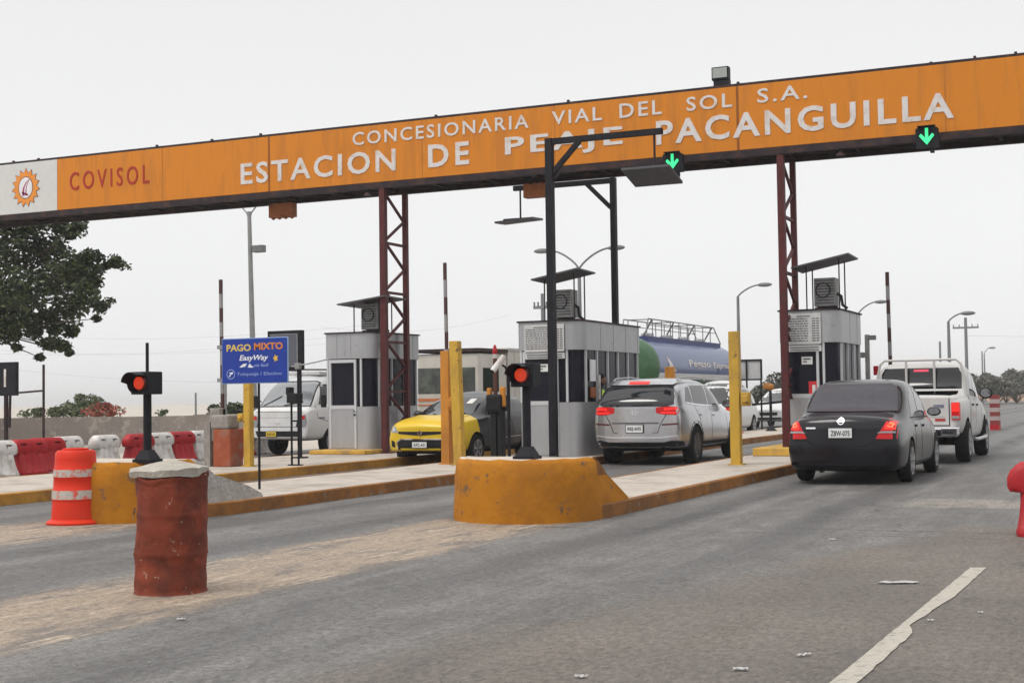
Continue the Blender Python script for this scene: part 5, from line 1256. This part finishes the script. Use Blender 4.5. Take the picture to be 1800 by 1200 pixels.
# ---- white pickup
def pickup():
    t = thing('pickup_truck', 'white double cab pickup with tubular rack behind the cab, ahead of the black sedan', 'pickup truck')
    p = paint_mat('pickup_white_paint', (.52, .51, .50), .4, .15, dirt=(.42, .37, .32), damt=.30)
    st = [(.02, .62, 1.12, 1.22, 1.235, .80, .86, .84, .78), (.10, .58, 1.14, 1.25, 1.265, .84, .89, .87, .80), (.8, .50, 1.15, 1.26, 1.275, .86, .90, .88, .80), (1.53, .42, 1.15, 1.265, 1.285, .86, .90, .88, .80),
          (1.55, .40, 1.15, 1.80, 1.83, .86, .90, .89, .80), (1.66, .40, 1.15, 1.87, 1.90, .86, .90, .89, .78), (2.5, .40, 1.14, 1.88, 1.92, .86, .90, .88, .75), (3.2, .40, 1.12, 1.78, 1.83, .86, .90, .87, .73), (3.75, .40, 1.12, 1.38, 1.44, .86, .90, .86, .74), (4.1, .42, 1.10, 1.16, 1.22, .86, .90, .84, .70), (4.8, .45, 1.02, 1.08, 1.13, .84, .88, .80, .66), (5.1, .50, .9, .95, 1.0, .76, .8, .72, .6)]
    o, tr = loft_body('body', st, t, p, [(1.10, .38), (4.15, .38)], .46, (.02, .3), (.14, .6), cut=[(-.70, .70, .16, 1.40, .80, 1.33)])
    decal(tr, 'rear_window', [(-.75, 1.37), (.75, 1.37), (.74, 1.66), (.68, 1.77), (-.68, 1.77), (-.74, 1.66)], 'R', cglass, t, .006)
    bm = B(); y = 1.50
    zt = 1.925; y = 1.42; tube(bm, [(-.82, y, 1.28), (-.80, y, 1.60), (-.75, y, zt-.08), (-.66, y, zt), (.66, y, zt), (.75, y, zt-.08), (.80, y, 1.60), (.82, y, 1.28)], .024, 8)
    for x in (-.26, .26): tube(bm, [(x, y, 1.28), (x, y, zt)], .024, 8)
    obj('rack', bm, p, t)
    bm = bbox(-.13, .13, 1.66, 1.72, 1.68, 1.73, .01); decal(tr, 'high_brake_lamp', rrect(-.14, .14, 1.70, 1.745, .01), 'R', mat('pink_brake_strip', (.5, .06, .10), .4, emit=(1, .1, .16), estr=.5), t, .012); bm.free()
    for s, V in ((1, 'S'), (-1, 'P')):
        decal(tr, 'side_window', [(1.80, 1.24), (2.48, 1.22), (2.48, 1.66), (1.95, 1.64)], V, cglass, t, .003); decal(tr, 'side_window', [(2.56, 1.22), (3.72, 1.18), (3.30, 1.52), (3.05, 1.64), (2.56, 1.66)], V, cglass, t, .003)
        line(tr, 'door_seam', [(1.72, 1.2), (1.72, .5)], .012, V, gap, t); line(tr, 'door_seam', [(2.52, 1.2), (2.52, .5)], .012, V, gap, t); line(tr, 'door_seam', [(3.55, 1.15), (3.6, .5)], .012, V, gap, t); line(tr, 'cab_gap', [(1.54, 1.25), (1.54, .5)], .022, V, gap, t)
        decal(tr, 'door_handle', rrect(1.85, 2.05, 1.04, 1.08, .015), V, blackpl, t, .022, .03); decal(tr, 'door_handle', rrect(2.65, 2.85, 1.03, 1.07, .015), V, blackpl, t, .022, .03)
        bm = B(); tube(bm, [(s*.92, 1.75, .42), (s*.96, 1.9, .40), (s*.96, 3.5, .40), (s*.92, 3.65, .42)], .035, 8); obj('side_step', bm, rim_m, t)
        mirror(t, s*.88, 3.5, 1.28, blackpl, .13, .09, .12)
        f = (lambda q: q) if s > 0 else mx2
        a = obj('tail_lamp', bbox(*sorted((s*.725, s*.872)), -.005, .16, .80, 1.12, .02), tail, t)
        obj('lit_lens', bbox(*sorted((s*.735, s*.862)), -.012, .02, .95, 1.10, .008), tail_lit, a); obj('clear_lens', bbox(*sorted((s*.735, s*.862)), -.010, .02, .82, .875, .008), clearl, a)
        wheel(t, s*.80, 1.10, .38, .24, rim_m, 6); wheel(t, s*.80, 4.15, .38, .24, rim_m, 6)
        decal(tr, 'head_lamp', [(s*a, b_) for a, b_ in ((.46, .82), (.70, .84), (.72, .96), (.50, .94))], 'F', clearl, t)
        decal(tr, 'number_panel', rrect(1.9, 2.4, .80, .92, .01), V, mat('faded_door_print', (.5, .42, .42), .6), t, .003) if s > 0 else None
    decal(tr, 'tailgate', [(-.68, .72), (.68, .72), (.68, 1.20), (-.68, 1.20)], 'R', p, t, .008, .02)
    line(tr, 'tailgate_seam', [(-.69, 1.22), (-.69, .70), (.69, .70), (.69, 1.22)], .014, 'R', gap, t, .006)
    decal(tr, 'tailgate_handle', rrect(-.10, .10, 1.03, 1.09, .015), 'R', blackpl, t, .015)
    line(tr, 'tailgate_crease', [(-.6, .86), (.6, .86)], .02, 'R', mat('soft_grey_crease', (.40, .39, .38), .5), t, .011)
    decal(tr, 'side_badge', rrect(.42, .60, 1.02, 1.08, .008), 'R', mat('badge_grey', (.16, .17, .22), .4), t, .012)
    decal(tr, 'side_badge', rrect(.44, .62, .78, .83, .008), 'R', mat('badge_red', (.4, .05, .05), .4), t, .012)
    bm = bbox(-.84, .84, -.13, .03, .50, .66, .025, 3); bbox(-.86, -.55, -.14, .06, .52, .68, .03, bm=bm); bbox(.55, .86, -.14, .06, .52, .68, .03, bm=bm); obj('rear_bumper', bm, chrome, t)
    bm = B(); box(bm, -.165, .165, -.145, -.135, .53, .65); pl = obj('plate', bm, plate_w, t); tb = text_bm('T4K-882', -.14, .14, .55, .62, -.147, .02, .002); obj('plate_number', tb, ink, pl)
    bm = B(); box(bm, -.45, .45, .1, 4.8, .40, .55); tube(bm, [(-.7, 1.10, .38), (.7, 1.10, .38)], .07, 10); ell(bm, (0, 1.10, .38), (.16, .16, .16), 2); box(bm, -.6, -.2, .5, 1.0, .33, .5); obj('chassis', bm, gap, t)
    decal(tr, 'windscreen', [(-.68, 1.26), (.68, 1.26), (.60, 1.66), (-.60, 1.66)], 'F', cglass, t)
    return t
pk = pickup(); pk.location = (-3.91, 26.15, 0)

# ---- yellow hatchback facing the camera
def hatch():
    t = thing('hatchback', 'yellow fronted hatchback with dark sides facing the camera beside the left booth', 'car')
    yel = paint_mat('taxi_yellow_paint', (.62, .42, .015), .36, .15, var=.03); dk = paint_mat('taxi_dark_paint', (.018, .018, .022), .3, .12)
    st = [(.00, .36, .92, 1.0, 1.06, .70, .78, .74, .62), (.12, .30, .94, 1.15, 1.22, .78, .83, .79, .58), (.38, .27, .95, 1.34, 1.42, .83, .86, .80, .56), (.9, .25, .95, 1.38, 1.47, .84, .865, .80, .57), (1.5, .25, .94, 1.39, 1.48, .84, .865, .80, .57), (2.1, .25, .92, 1.33, 1.41, .84, .865, .80, .58),
          (2.6, .25, .91, 1.10, 1.17, .84, .865, .79, .61), (2.95, .25, .90, .96, 1.02, .83, .86, .78, .62), (3.4, .26, .87, .93, .98, .82, .85, .77, .64), (3.74, .27, .80, .86, .91, .79, .82, .73, .60), (3.85, .29, .70, .76, .80, .72, .76, .67, .54)]
    o, tr = loft_body('body', st, t, dk, [(.66, .30), (3.10, .30)], .35, (.08, .4), (.11, .6), lean_f=lambda z: .0)
    # yellow bonnet and bumper: re-material the front faces of the shell
    me = o.data; me.materials.append(yel)
    for f in me.polygons:
        c = f.center
        if f.material_index == 0 and c.y > 2.955: f.material_index = 2
    decal(tr, 'windscreen', [(-.62, .99), (.62, .99), (.56, 1.18), (.50, 1.36), (-.50, 1.36), (-.56, 1.18)], 'F', cglass, t, .006)
    decal(tr, 'paper_sticker', rrect(-.42, -.30, 1.2, 1.3, .01), 'F', white_pl, t, .012)
    line(tr, 'wiper', [(-.5, 1.0), (-.1, 1.06)], .02, 'F', gap, t, .015); line(tr, 'wiper', [(.05, 1.0), (.45, 1.06)], .02, 'F', gap, t, .015)
    line(tr, 'bonnet_seam', [(-.60, .97), (-.60, .80), (-.52, .72)], .012, 'F', gap, t); line(tr, 'bonnet_seam', [(.60, .97), (.60, .80), (.52, .72)], .012, 'F', gap, t)
    decal(tr, 'upper_grille', [(-.50, .63), (-.10, .60), (.10, .60), (.50, .63), (.50, .675), (-.50, .675)], 'F', blackpl, t, .006)
    a = decal(tr, 'emblem', [(0, .71), (-.055, .64), (0, .57), (.055, .64)], 'F', chrome, t, .014); decal(tr, 'emblem_centre', [(0, .67), (-.022, .64), (0, .61), (.022, .64)], 'F', gap, a, .018)
    decal(tr, 'lower_grille', [(-.50, .33), (-.40, .29), (.40, .29), (.50, .33), (.52, .46), (.44, .51), (-.44, .51), (-.52, .46)], 'F', blackpl, t, .008)
    line(tr, 'grille_frame', [(-.52, .33), (-.41, .275), (.41, .275), (.52, .33), (.545, .46), (.45, .525), (-.45, .525), (-.545, .46), (-.52, .33)], .022, 'F', chrome, t, .012)
    plate(tr, 'A7C-431', -.16, .16, .36, .47, 'F', plate_w, t)
    for s, V in ((1, 'S'), (-1, 'P')):
        f = (lambda q: q) if s > 0 else mx2
        a = decal(tr, 'head_lamp', f([(.50, .655), (.66, .655), (.745, .76), (.70, .80), (.58, .765)]), 'F', clearl, t, .008); disc(tr, 'lamp_bulb', s*.62, .71, .035, 'F', chrome, a, .014)
        decal(tr, 'fog_lamp', f([(.58, .36), (.68, .38), (.68, .50), (.60, .48)]), 'F', blackpl, t, .008)
        decal(tr, 'side_window', [(.42, 1.02), (1.35, .99), (1.35, 1.34), (.62, 1.31)], V, cglass, t, .003); decal(tr, 'side_window', [(1.42, .99), (2.50, .97), (2.20, 1.20), (1.95, 1.33), (1.42, 1.34)], V, cglass, t, .003)
        line(tr, 'door_seam', [(1.38, .97), (1.38, .38)], .012, V, gap, t); line(tr, 'door_seam', [(2.6, .93), (2.55, .38)], .012, V, gap, t)
        line(tr, 'side_crease', [(1.0, .52), (1.8, .50), (2.5, .62)], .02, V, rim_m, t, .004)
        decal(tr, 'door_handle', rrect(1.5, 1.68, .84, .87, .012), V, dk, t, .02, .03)
        mirror(t, s*.80, 2.35, 1.0, dk)
        wheel(t, s*.76, .66, .30, .19, rim_m, 5); wheel(t, s*.76, 3.10, .30, .19, rim_m, 5)
        decal(tr, 'tail_lamp', f([(.52, .72), (.72, .74), (.72, .9), (.56, .9)]), 'R', tail, t)
    decal(tr, 'rear_window', [(-.54, 1.04), (.54, 1.04), (.46, 1.32), (-.46, 1.32)], 'R', cglass, t)
    bm = B(); box(bm, -.6, .6, .4, 3.5, .22, .30); obj('underbody', bm, gap, t)
    return t
hb = hatch(); hb.location = (-13.0, 28.2, 0); hb.rotation_euler = (0, 0, math.pi)

# ---- white cab-over truck facing the camera
def van():
    t = thing('light_truck', 'white cab over light truck with yellow plate facing the camera at the left lane', 'truck')
    p = paint_mat('truck_white_paint', (.66, .66, .66), .4, .15, dirt=(.5, .47, .43), damt=.25)
    st = [(.0, .42, 1.15, 1.80, 1.88, .80, .84, .82, .66), (.2, .38, 1.16, 1.86, 1.94, .82, .86, .84, .66), (.9, .38, 1.16, 1.88, 1.96, .82, .86, .84, .66), (1.35, .38, 1.14, 1.78, 1.87, .82, .86, .84, .66), (1.62, .38, 1.12, 1.50, 1.58, .82, .86, .83, .70), (1.85, .38, 1.10, 1.18, 1.26, .81, .855, .82, .72), (2.04, .40, 1.08, 1.13, 1.18, .80, .85, .81, .72), (2.12, .42, 1.0, 1.05, 1.09, .77, .82, .78, .68)]
    o, tr = loft_body('cab', st, t, p, [(1.10, .33)], .38, (.01, .2), (.10, .6))
    decal(tr, 'windscreen', [(-.70, 1.20), (.70, 1.20), (.68, 1.32), (.60, 1.72), (.52, 1.76), (-.52, 1.76), (-.60, 1.72), (-.68, 1.32)], 'F', mat('painted_sky_windscreen', (.20, .21, .22), .06, coat=.5, spec=.8), t, .006)  # pale base colour paints the reflected white sky into the glass
    line(tr, 'window_seal', [(-.72, 1.18), (.72, 1.18), (.695, 1.32), (.615, 1.74), (.52, 1.78), (-.52, 1.78), (-.615, 1.74), (-.695, 1.32), (-.72, 1.18)], .02, 'F', blackpl, t, .008)
    line(tr, 'wiper', [(.55, 1.20), (.15, 1.42)], .022, 'F', gap, t, .02); line(tr, 'wiper', [(-.1, 1.20), (-.5, 1.28)], .022, 'F', gap, t, .02)
    line(tr, 'front_crease', [(-.66, 1.06), (.66, 1.06)], .012, 'F', gap, t); line(tr, 'front_crease', [(-.62, .92), (.62, .92)], .012, 'F', mat('soft_grey_crease', 0), t); line(tr, 'front_crease', [(-.50, .70), (.50, .70)], .012, 'F', gap, t)
    decal(tr, 'lower_intake', [(-.60, .47), (.60, .47), (.66, .60), (-.66, .60)], 'F', blackpl, t, .008)
    a = decal(tr, 'emblem', [(.07*math.cos(k*math.pi/10), .80+.035*math.sin(k*math.pi/10)) for k in range(20)], 'F', chrome, t, .008); decal(tr, 'emblem_inner', [(.055*math.cos(k*math.pi/10), .80+.025*math.sin(k*math.pi/10)) for k in range(20)], 'F', p, a, .011)
    plate(tr, 'EGW-318', .02, .30, .47, .59, 'F', plate_y, t)
    for s, V in ((1, 'S'), (-1, 'P')):
        f = (lambda q: q) if s > 0 else mx2
        a = decal(tr, 'head_lamp', f([(.50, .69), (.74, .70), (.77, .82), (.74, .99), (.60, .96), (.53, .84)]), 'F', clearl, t, .01); decal(tr, 'indicator', f([(.60, .87), (.73, .88), (.72, .965), (.62, .945)]), 'F', tail, a, .016); decal(tr, 'lamp_surround', f([(.505, .70), (.60, .70), (.58, .80), (.54, .82)]), 'F', blackpl, a, .015)
        decal(tr, 'side_window', [(.35, 1.26), (1.62, 1.22), (1.35, 1.70), (.38, 1.74)], V, cglass, t, .004); line(tr, 'door_seam', [(.28, 1.75), (.28, .5), (.70, .5), (.95, .75), (1.75, .9), (1.75, 1.2)], .012, V, gap, t)
        decal(tr, 'door_handle', rrect(.38, .56, 1.02, 1.07, .012), V, blackpl, t, .02, .03)
        bm = B(); tube(bm, [(s*.84, 1.62, 1.30), (s*.98, 1.70, 1.36)], .014, 6); bbox(s*.98-.07, s*.98+.07, 1.68, 1.73, 1.15, 1.45, .02, bm=bm); obj('mirror', bm, blackpl, t)
        wheel(t, s*.72, 1.10, .33, .2, rim_m, 6); wheel(t, s*.72, -1.9, .33, .2, rim_m, 6)
        decal(tr, 'side_print', rrect(1.45, 1.70, .88, .92, .01), V, mat('badge_grey', 0), t, .004)
    bm = bbox(-.86, .86, -3.2, -.08, .75, 1.98, .02); obj('cargo_box', bm, p, t)
    bm = bbox(-.40, .62, .2, .95, 1.94, 2.03, .03); obj('roof_box', bm, p, t)
    bm = B()
    for y in (.15, .9): tube(bm, [(-.66, y, 1.93), (-.66, y, 2.07), (.66, y, 2.10), (.66, y, 1.93)], .016, 6)
    for x in (-.66, .66): tube(bm, [(x, .15, 2.07), (x, .9, 2.07)], .016, 6)
    bbox(-.62, -.50, .4, .55, 2.08, 2.24, .02, bm=bm); bbox(-.98, -.70, .1, .8, 1.98, 2.06, .02, bm=bm); obj('roof_rack', bm, black_steel, t)
    bm = B(); box(bm, -.5, .5, -3.1, 1.8, .36, .6); obj('chassis', bm, gap, t)
    return t
vn = van(); vn.location = (-18.82, 30.15, 0); vn.rotation_euler = (0, 0, math.pi)

# ---- white box truck further back
t = thing('box_truck', 'tall cream box truck facing the camera between the left and centre booths', 'truck')
cream = paint_mat('truck_cream_paint', (.50, .47, .42), .5, .2, dirt=(.36, .34, .31), damt=.4)
p0, p1 = at(733, 640, 36), at(842, 640, 36); x0, x1 = p0.x, p1.x; y0 = 36.0
bm = bbox(x0, x1, y0, y0+1.9, .55, 2.62, .07, 3); obj('cab', bm, cream, t, True)
bm = bbox(x0-.02, x1+.03, y0+1.95, y0+9.5, .8, 2.82, .03); bx = obj('cargo_box', bm, cream, t)
bm = B()
for k in range(13): yy = y0+2.4+k*.56; box(bm, x1+.03, x1+.042, yy-.012, yy+.012, .85, 2.75)
box(bm, x1+.03, x1+.05, y0+1.96, y0+9.5, 2.72, 2.80); obj('ribs', bm, mat('soft_grey_crease', 0), bx)
bm = B(); box(bm, x0-.04, x1+.05, y0-.06, y0+1.9, 2.66, 2.76); obj('roof_visor', bm, steel_dk, t)
bm = bbox(x0+.02, x1-.12, y0-.012, y0+.05, 1.46, 2.22, .03); wd = obj('windscreen', bm, mat('painted_reflection_windscreen', (.05, .055, .05), .1, var=.8, scale=1.5, dirt=(.14, .16, .12), damt=.6, dscale=1.2), t)  # greenish mottling, passed as dirt, paints landscape reflections into the glass colour
bm = B(); box(bm, x0+.02, x1-.05, y0-.014, y0-.001, 1.25, 1.33); box(bm, x0+.02, x1-.05, y0-.014, y0-.001, 1.12, 1.16); obj('orange_stripe', bm, mat('orange_stripe', (.5, .15, .05), .5), t)
bm = bbox(x1-.01, x1+.02, y0+.25, y0+1.3, 1.5, 2.2, .01); obj('side_window', bm, cglass, t)
for s in (x0+.3, x1-.3):
    bm = B(); lathe(bm, [(.09, 0), (.09, -.03), (.06, -.04)], 14, 'Y', s, y0, .85); obj('head_lamp', bm, clearl, t)
bm = bbox(x0, x1, y0-.08, y0+.1, .45, .68, .02); obj('bumper', bm, cream, t)
for sx_, yy in ((x0+.22, y0+1.0), (x1-.22, y0+1.0), (x0+.22, y0+7), (x1-.22, y0+7)): wheel(t, sx_, yy, .42, .26, rim_m, 6); 
wcount = 0
for c in t.children:
    if c.name.startswith('wheel') and c.location.x < (x0+x1)/2:
        for g_ in c.children: g_.scale = (-1, 1, 1)
bm = B(); box(bm, x0+.4, x1-.4, y0+.2, y0+9.3, .5, .8); obj('chassis', bm, gap, t)

# ---- tanker
t = thing('tanker_truck', 'tank trailer with green end, blue sides and a railed catwalk beyond the centre booth', 'tanker')
TX, TZ, TR = -15.0, 2.25, .95; ty0, ty1 = 42.4, 51.6
green = paint_mat('tank_green', (.035, .10, .04), .35, .5, var=.1); blue = paint_mat('tank_blue', (.018, .05, .17), .35, .5, var=.06); whp = paint_mat('tank_white', (.6, .6, .6), .4, .4)
def barrel(name, a0, a1, r_, m, ya, yb, n=30):
    bm = B(); rows = []
    for y in (ya, yb):
        rows.append([[bm.verts.new((TX+rr_*math.cos(a0+(a1-a0)*k/n), y, TZ+rr_*math.sin(a0+(a1-a0)*k/n))) for k in range(n+1)] for rr_ in (r_, r_-.03)])
    for k in range(n):
        bm.faces.new((rows[0][0][k], rows[1][0][k], rows[1][0][k+1], rows[0][0][k+1])); bm.faces.new((rows[0][0][k], rows[0][0][k+1], rows[0][1][k+1], rows[0][1][k])); bm.faces.new((rows[1][0][k], rows[1][1][k], rows[1][1][k+1], rows[1][0][k+1])); bm.faces.new((rows[0][1][k], rows[0][1][k+1], rows[1][1][k+1], rows[1][1][k]))
    for e0 in (0, n): bm.faces.new((rows[0][0][e0], rows[0][1][e0], rows[1][1][e0], rows[1][0][e0]))
    return obj(name, bm, m, t, True)
barrel('upper_shell', R(-12), R(192), TR, blue, ty0+.05, ty1)
barrel('stripe', R(-24), R(-12), TR+.004, whp, ty0+.05, ty1, 6); barrel('stripe', R(192), R(204), TR+.004, whp, ty0+.05, ty1, 6)
barrel('lower_shell', R(204), R(336), TR-.01, green, ty0+.05, ty1)
bm = B(); prof = [(TR, .05), (TR*.985, -.05), (TR*.93, -.14), (TR*.75, -.22), (TR*.4, -.27), (.001, -.29)]; lathe(bm, prof, 36, 'Y', TX, ty0, TZ); e_ = obj('tank_end', bm, green, t, True, 60)
bm = B(); lathe(bm, [(TR, 0), (TR*.9, .15), (.001, .25)], 36, 'Y', TX, ty1, TZ); obj('tank_end', bm, green, t, True, 60)
bm = B()
for k in range(3): box(bm, TX+.25, TX+.55, ty0-.23+k*.015, ty0-.2+k*.02, TZ+.12-k*.13, TZ+.18-k*.13)
obj('yellow_mark', bm, mat('yellow_mark', (.5, .5, .08), .5), e_)
bm = B(); prism(bm, [(TX+.30, TZ-.52), (TX+.55, TZ-.52), (TX+.55, TZ-.3), (TX+.30, TZ-.3)], ty0-.20, ty0-.17, axis='Y'); obj('hazard_plate', bm, mat('hazard_orange', (.5, .12, .08), .5), e_)
def side_text(s, ya, yb, za, zb):
    b_ = text_bm(s, 0, 1, za, zb, 0, .02, .01)
    for v in b_.verts:
        y = ya+(yb-ya)*v.co.x; d = math.sqrt(max(.01, (TR+.012)**2-(v.co.z-TZ)**2)); v.co = Vector((TX+d-v.co.y, y, v.co.z))
    return obj('lettering', b_, letter_w, t)
side_text('Pegaso', 45.6, 48.1, TZ-.02, TZ+.28); side_text('Express', 48.5, 50.8, TZ-.02, TZ+.24)
bm = B(); pts = [(43.1, 2.1), (43.35, 2.35), (43.3, 2.62), (43.55, 2.45), (43.75, 2.3), (44.2, 2.12), (43.7, 2.12), (43.5, 2.2)]
va = []; 
for y, z in pts: d = math.sqrt((TR+.012)**2-(z-TZ)**2); va.append(bm.verts.new((TX+d, y, z)))
bm.faces.new(va); bmesh.ops.solidify(bm, geom=bm.faces[:], thickness=.02); obj('horse_mark', bm, letter_w, t)
bm = B(); zt = TZ+TR
box(bm, TX-.42, TX+.42, ty0+.4, ty1-.3, zt-.10, zt+.06); obj('walkway', bm, mat('walkway_blue', (.05, .06, .16), .6), t)
bm = B(); zr = zt+.62
for x in (TX-.42, TX+.42):
    tube(bm, [(x, ty0+.2, zt+.05), (x, ty0+.5, zr), (x, ty1-1.2, zr), (x, ty1-.3, zt+.05)], .022, 6); tube(bm, [(x, ty0+.4, zt+.42), (x, ty1-1.0, zt+.42)], .014, 5)
    k = 0; y = ty0+.9
    while y < ty1-1.1: tube(bm, [(x, y, zt+.05), (x, y, zr)], .018, 5); y += .95; k += 1
for y in (43.3, 45.6, 48.0, 50.2): tube(bm, [(TX-.42, y, zr), (TX+.42, y, zr)], .018, 5); tube(bm, [(TX+.42, y, zr), (TX-.1, y+.5, zt+.05)], .03, 5)
obj('railing', bm, mat('railing_grey', (.16, .16, .17), .6), t)
for y in (44.0, 46.0, 48.0, 50.0): obj('hatch', lathe(B(), [(.22, 0), (.22, .12), (.1, .16)], 14, cx=TX, cy=y, cz=zt+.06), rim_m, t)
bm = B(); box(bm, TX-.5, TX+.5, ty0+.2, ty1-.2, TZ-TR-.28, TZ-TR+.05); obj('chassis', bm, steel_dk, t)
bm = B()
for k in range(8): yy = ty0+3.3+k*.62; tube(bm, [(TX+.2, yy, 1.42), (TX+.86, yy, 1.36), (TX+.9, yy, 1.1)], .10, 8)
obj('valve_pipes', bm, white_pl, t)
for yy in (43.6, 44.8, 49.5, 50.7):
    for s in (-1, 1):
        w_ = wheel(t, TX+s*1.0, yy, .50, .3, rim_m, 6)
# far white cars, each built with the shell loft at small size
def small_car(loc, rz, label, name, col, tall=0, seed=0):
    t = thing(name, label, 'car'); p = paint_mat('far_white_paint', (.52, .52, .52), .4, .15)
    h = tall
    st = [(.00, .32, .88, .98+h*.5, 1.02+h*.5, .72, .78, .74, .62), (.15, .26, .92, 1.05+h, 1.10+h, .78, .83, .79, .60), (.6, .24, .94, 1.28+h, 1.36+h, .82, .86, .80, .58), (1.3, .24, .94, 1.38+h, 1.46+h, .83, .87, .80, .58), (2.1, .24, .93, 1.36+h, 1.45+h, .83, .87, .80, .58), (2.8, .24, .92, 1.12+h*.6, 1.2+h*.6, .83, .87, .80, .62), (3.2, .24, .91, .98, 1.05, .82, .86, .79, .64), (3.8, .26, .84, .89, .96, .80, .84, .75, .60), (4.15, .3, .66, .7, .76, .68, .72, .62, .5)]
    o, tr = loft_body('body', st, t, p, [(.8, .31), (3.3, .31)], .36, (.08, .4), (.16, .7))
    decal(tr, 'windscreen', [(-.64, 1.03), (.64, 1.03), (.54, 1.34+h), (-.54, 1.34+h)], 'F', cglass, t, .006, step=.15)
    decal(tr, 'rear_window', [(-.58, 1.03), (.58, 1.03), (.50, 1.28+h), (-.50, 1.28+h)], 'R', cglass, t, .006, step=.15)
    for s, V in ((1, 'S'), (-1, 'P')):
        decal(tr, 'side_window', [(.55, 1.0), (1.5, .99), (1.5, 1.33+h), (.8, 1.28+h)], V, cglass, t, .003, step=.15); decal(tr, 'side_window', [(1.58, .99), (2.85, .97), (2.2, 1.30+h), (1.58, 1.33+h)], V, cglass, t, .003, step=.15)
        decal(tr, 'head_lamp', [(s*a, b_) for a, b_ in ((.44, .64), (.64, .66), (.66, .76), (.48, .74))], 'F', clearl, t, .008, step=.15)
        wheel(t, s*.76, .8, .31, .19, rim_m, 5); wheel(t, s*.76, 3.3, .31, .19, rim_m, 5)
    decal(tr, 'grille', [(-.34, .50), (.34, .50), (.36, .62), (-.36, .62)], 'F', blackpl, t, .008, step=.15); decal(tr, 'intake', [(-.5, .34), (.5, .34), (.5, .42), (-.5, .42)], 'F', blackpl, t, .008, step=.15)
    t.location = loc; t.rotation_euler = (0, 0, rz); return t
c1 = small_car((-12.6, 46.0, 0), math.pi, 'white tall van facing the camera, between the silver suv and the mustard post', 'white_van', None, .35)
c2 = small_car((-13.4, 58.0, 0), math.pi, 'white car facing the camera just right of the mustard post', 'white_car', None, .12)
c3 = small_car((-12.2, 63.0, 0), math.pi, 'white car mostly hidden behind the right gantry leg', 'white_car', None, .05)

# ------------------------------------------------------------------ bring every origin to the thing's base
bpy.context.view_layer.update()
for o in [x for x in COL.objects if x.parent is None and x.get('kind') != 'structure' and x.type in ('MESH', 'EMPTY')]:
    if o.location.length > 1e-6: continue
    pts = []
    def walk(q):
        if q.type == 'MESH': pts.extend(q.matrix_world @ Vector(c) for c in q.bound_box)
        for c in q.children: walk(c)
    walk(o)
    if not pts: continue
    mn_ = Vector([min(p[i] for p in pts) for i in range(3)]); mx__ = Vector([max(p[i] for p in pts) for i in range(3)])
    c = Vector(((mn_.x+mx__.x)/2, (mn_.y+mx__.y)/2, mn_.z))
    if o.type == 'MESH': o.data.transform(Matrix.Translation(-c))
    else:
        for ch in o.children: ch.location -= c
    o.location = c
for o in COL.objects:
    if '_keep' in o: del o['_keep']
# ------------------------------------------------------------------ haze
hm = bpy.data.materials.new('haze'); hm.use_nodes = True; t_ = hm.node_tree; t_.nodes.remove(t_.nodes['Principled BSDF'])
pv = t_.nodes.new('ShaderNodeVolumePrincipled'); pv.inputs['Density'].default_value = .0006; pv.inputs['Color'].default_value = (1, 1, 1, 1); pv.inputs['Anisotropy'].default_value = .2
t_.links.new(pv.outputs[0], t_.nodes['Material Output'].inputs['Volume'])
tag(obj('haze', box(B(), -2600, 2600, -80, 3600, -1.1, 14), hm), kind='stuff')
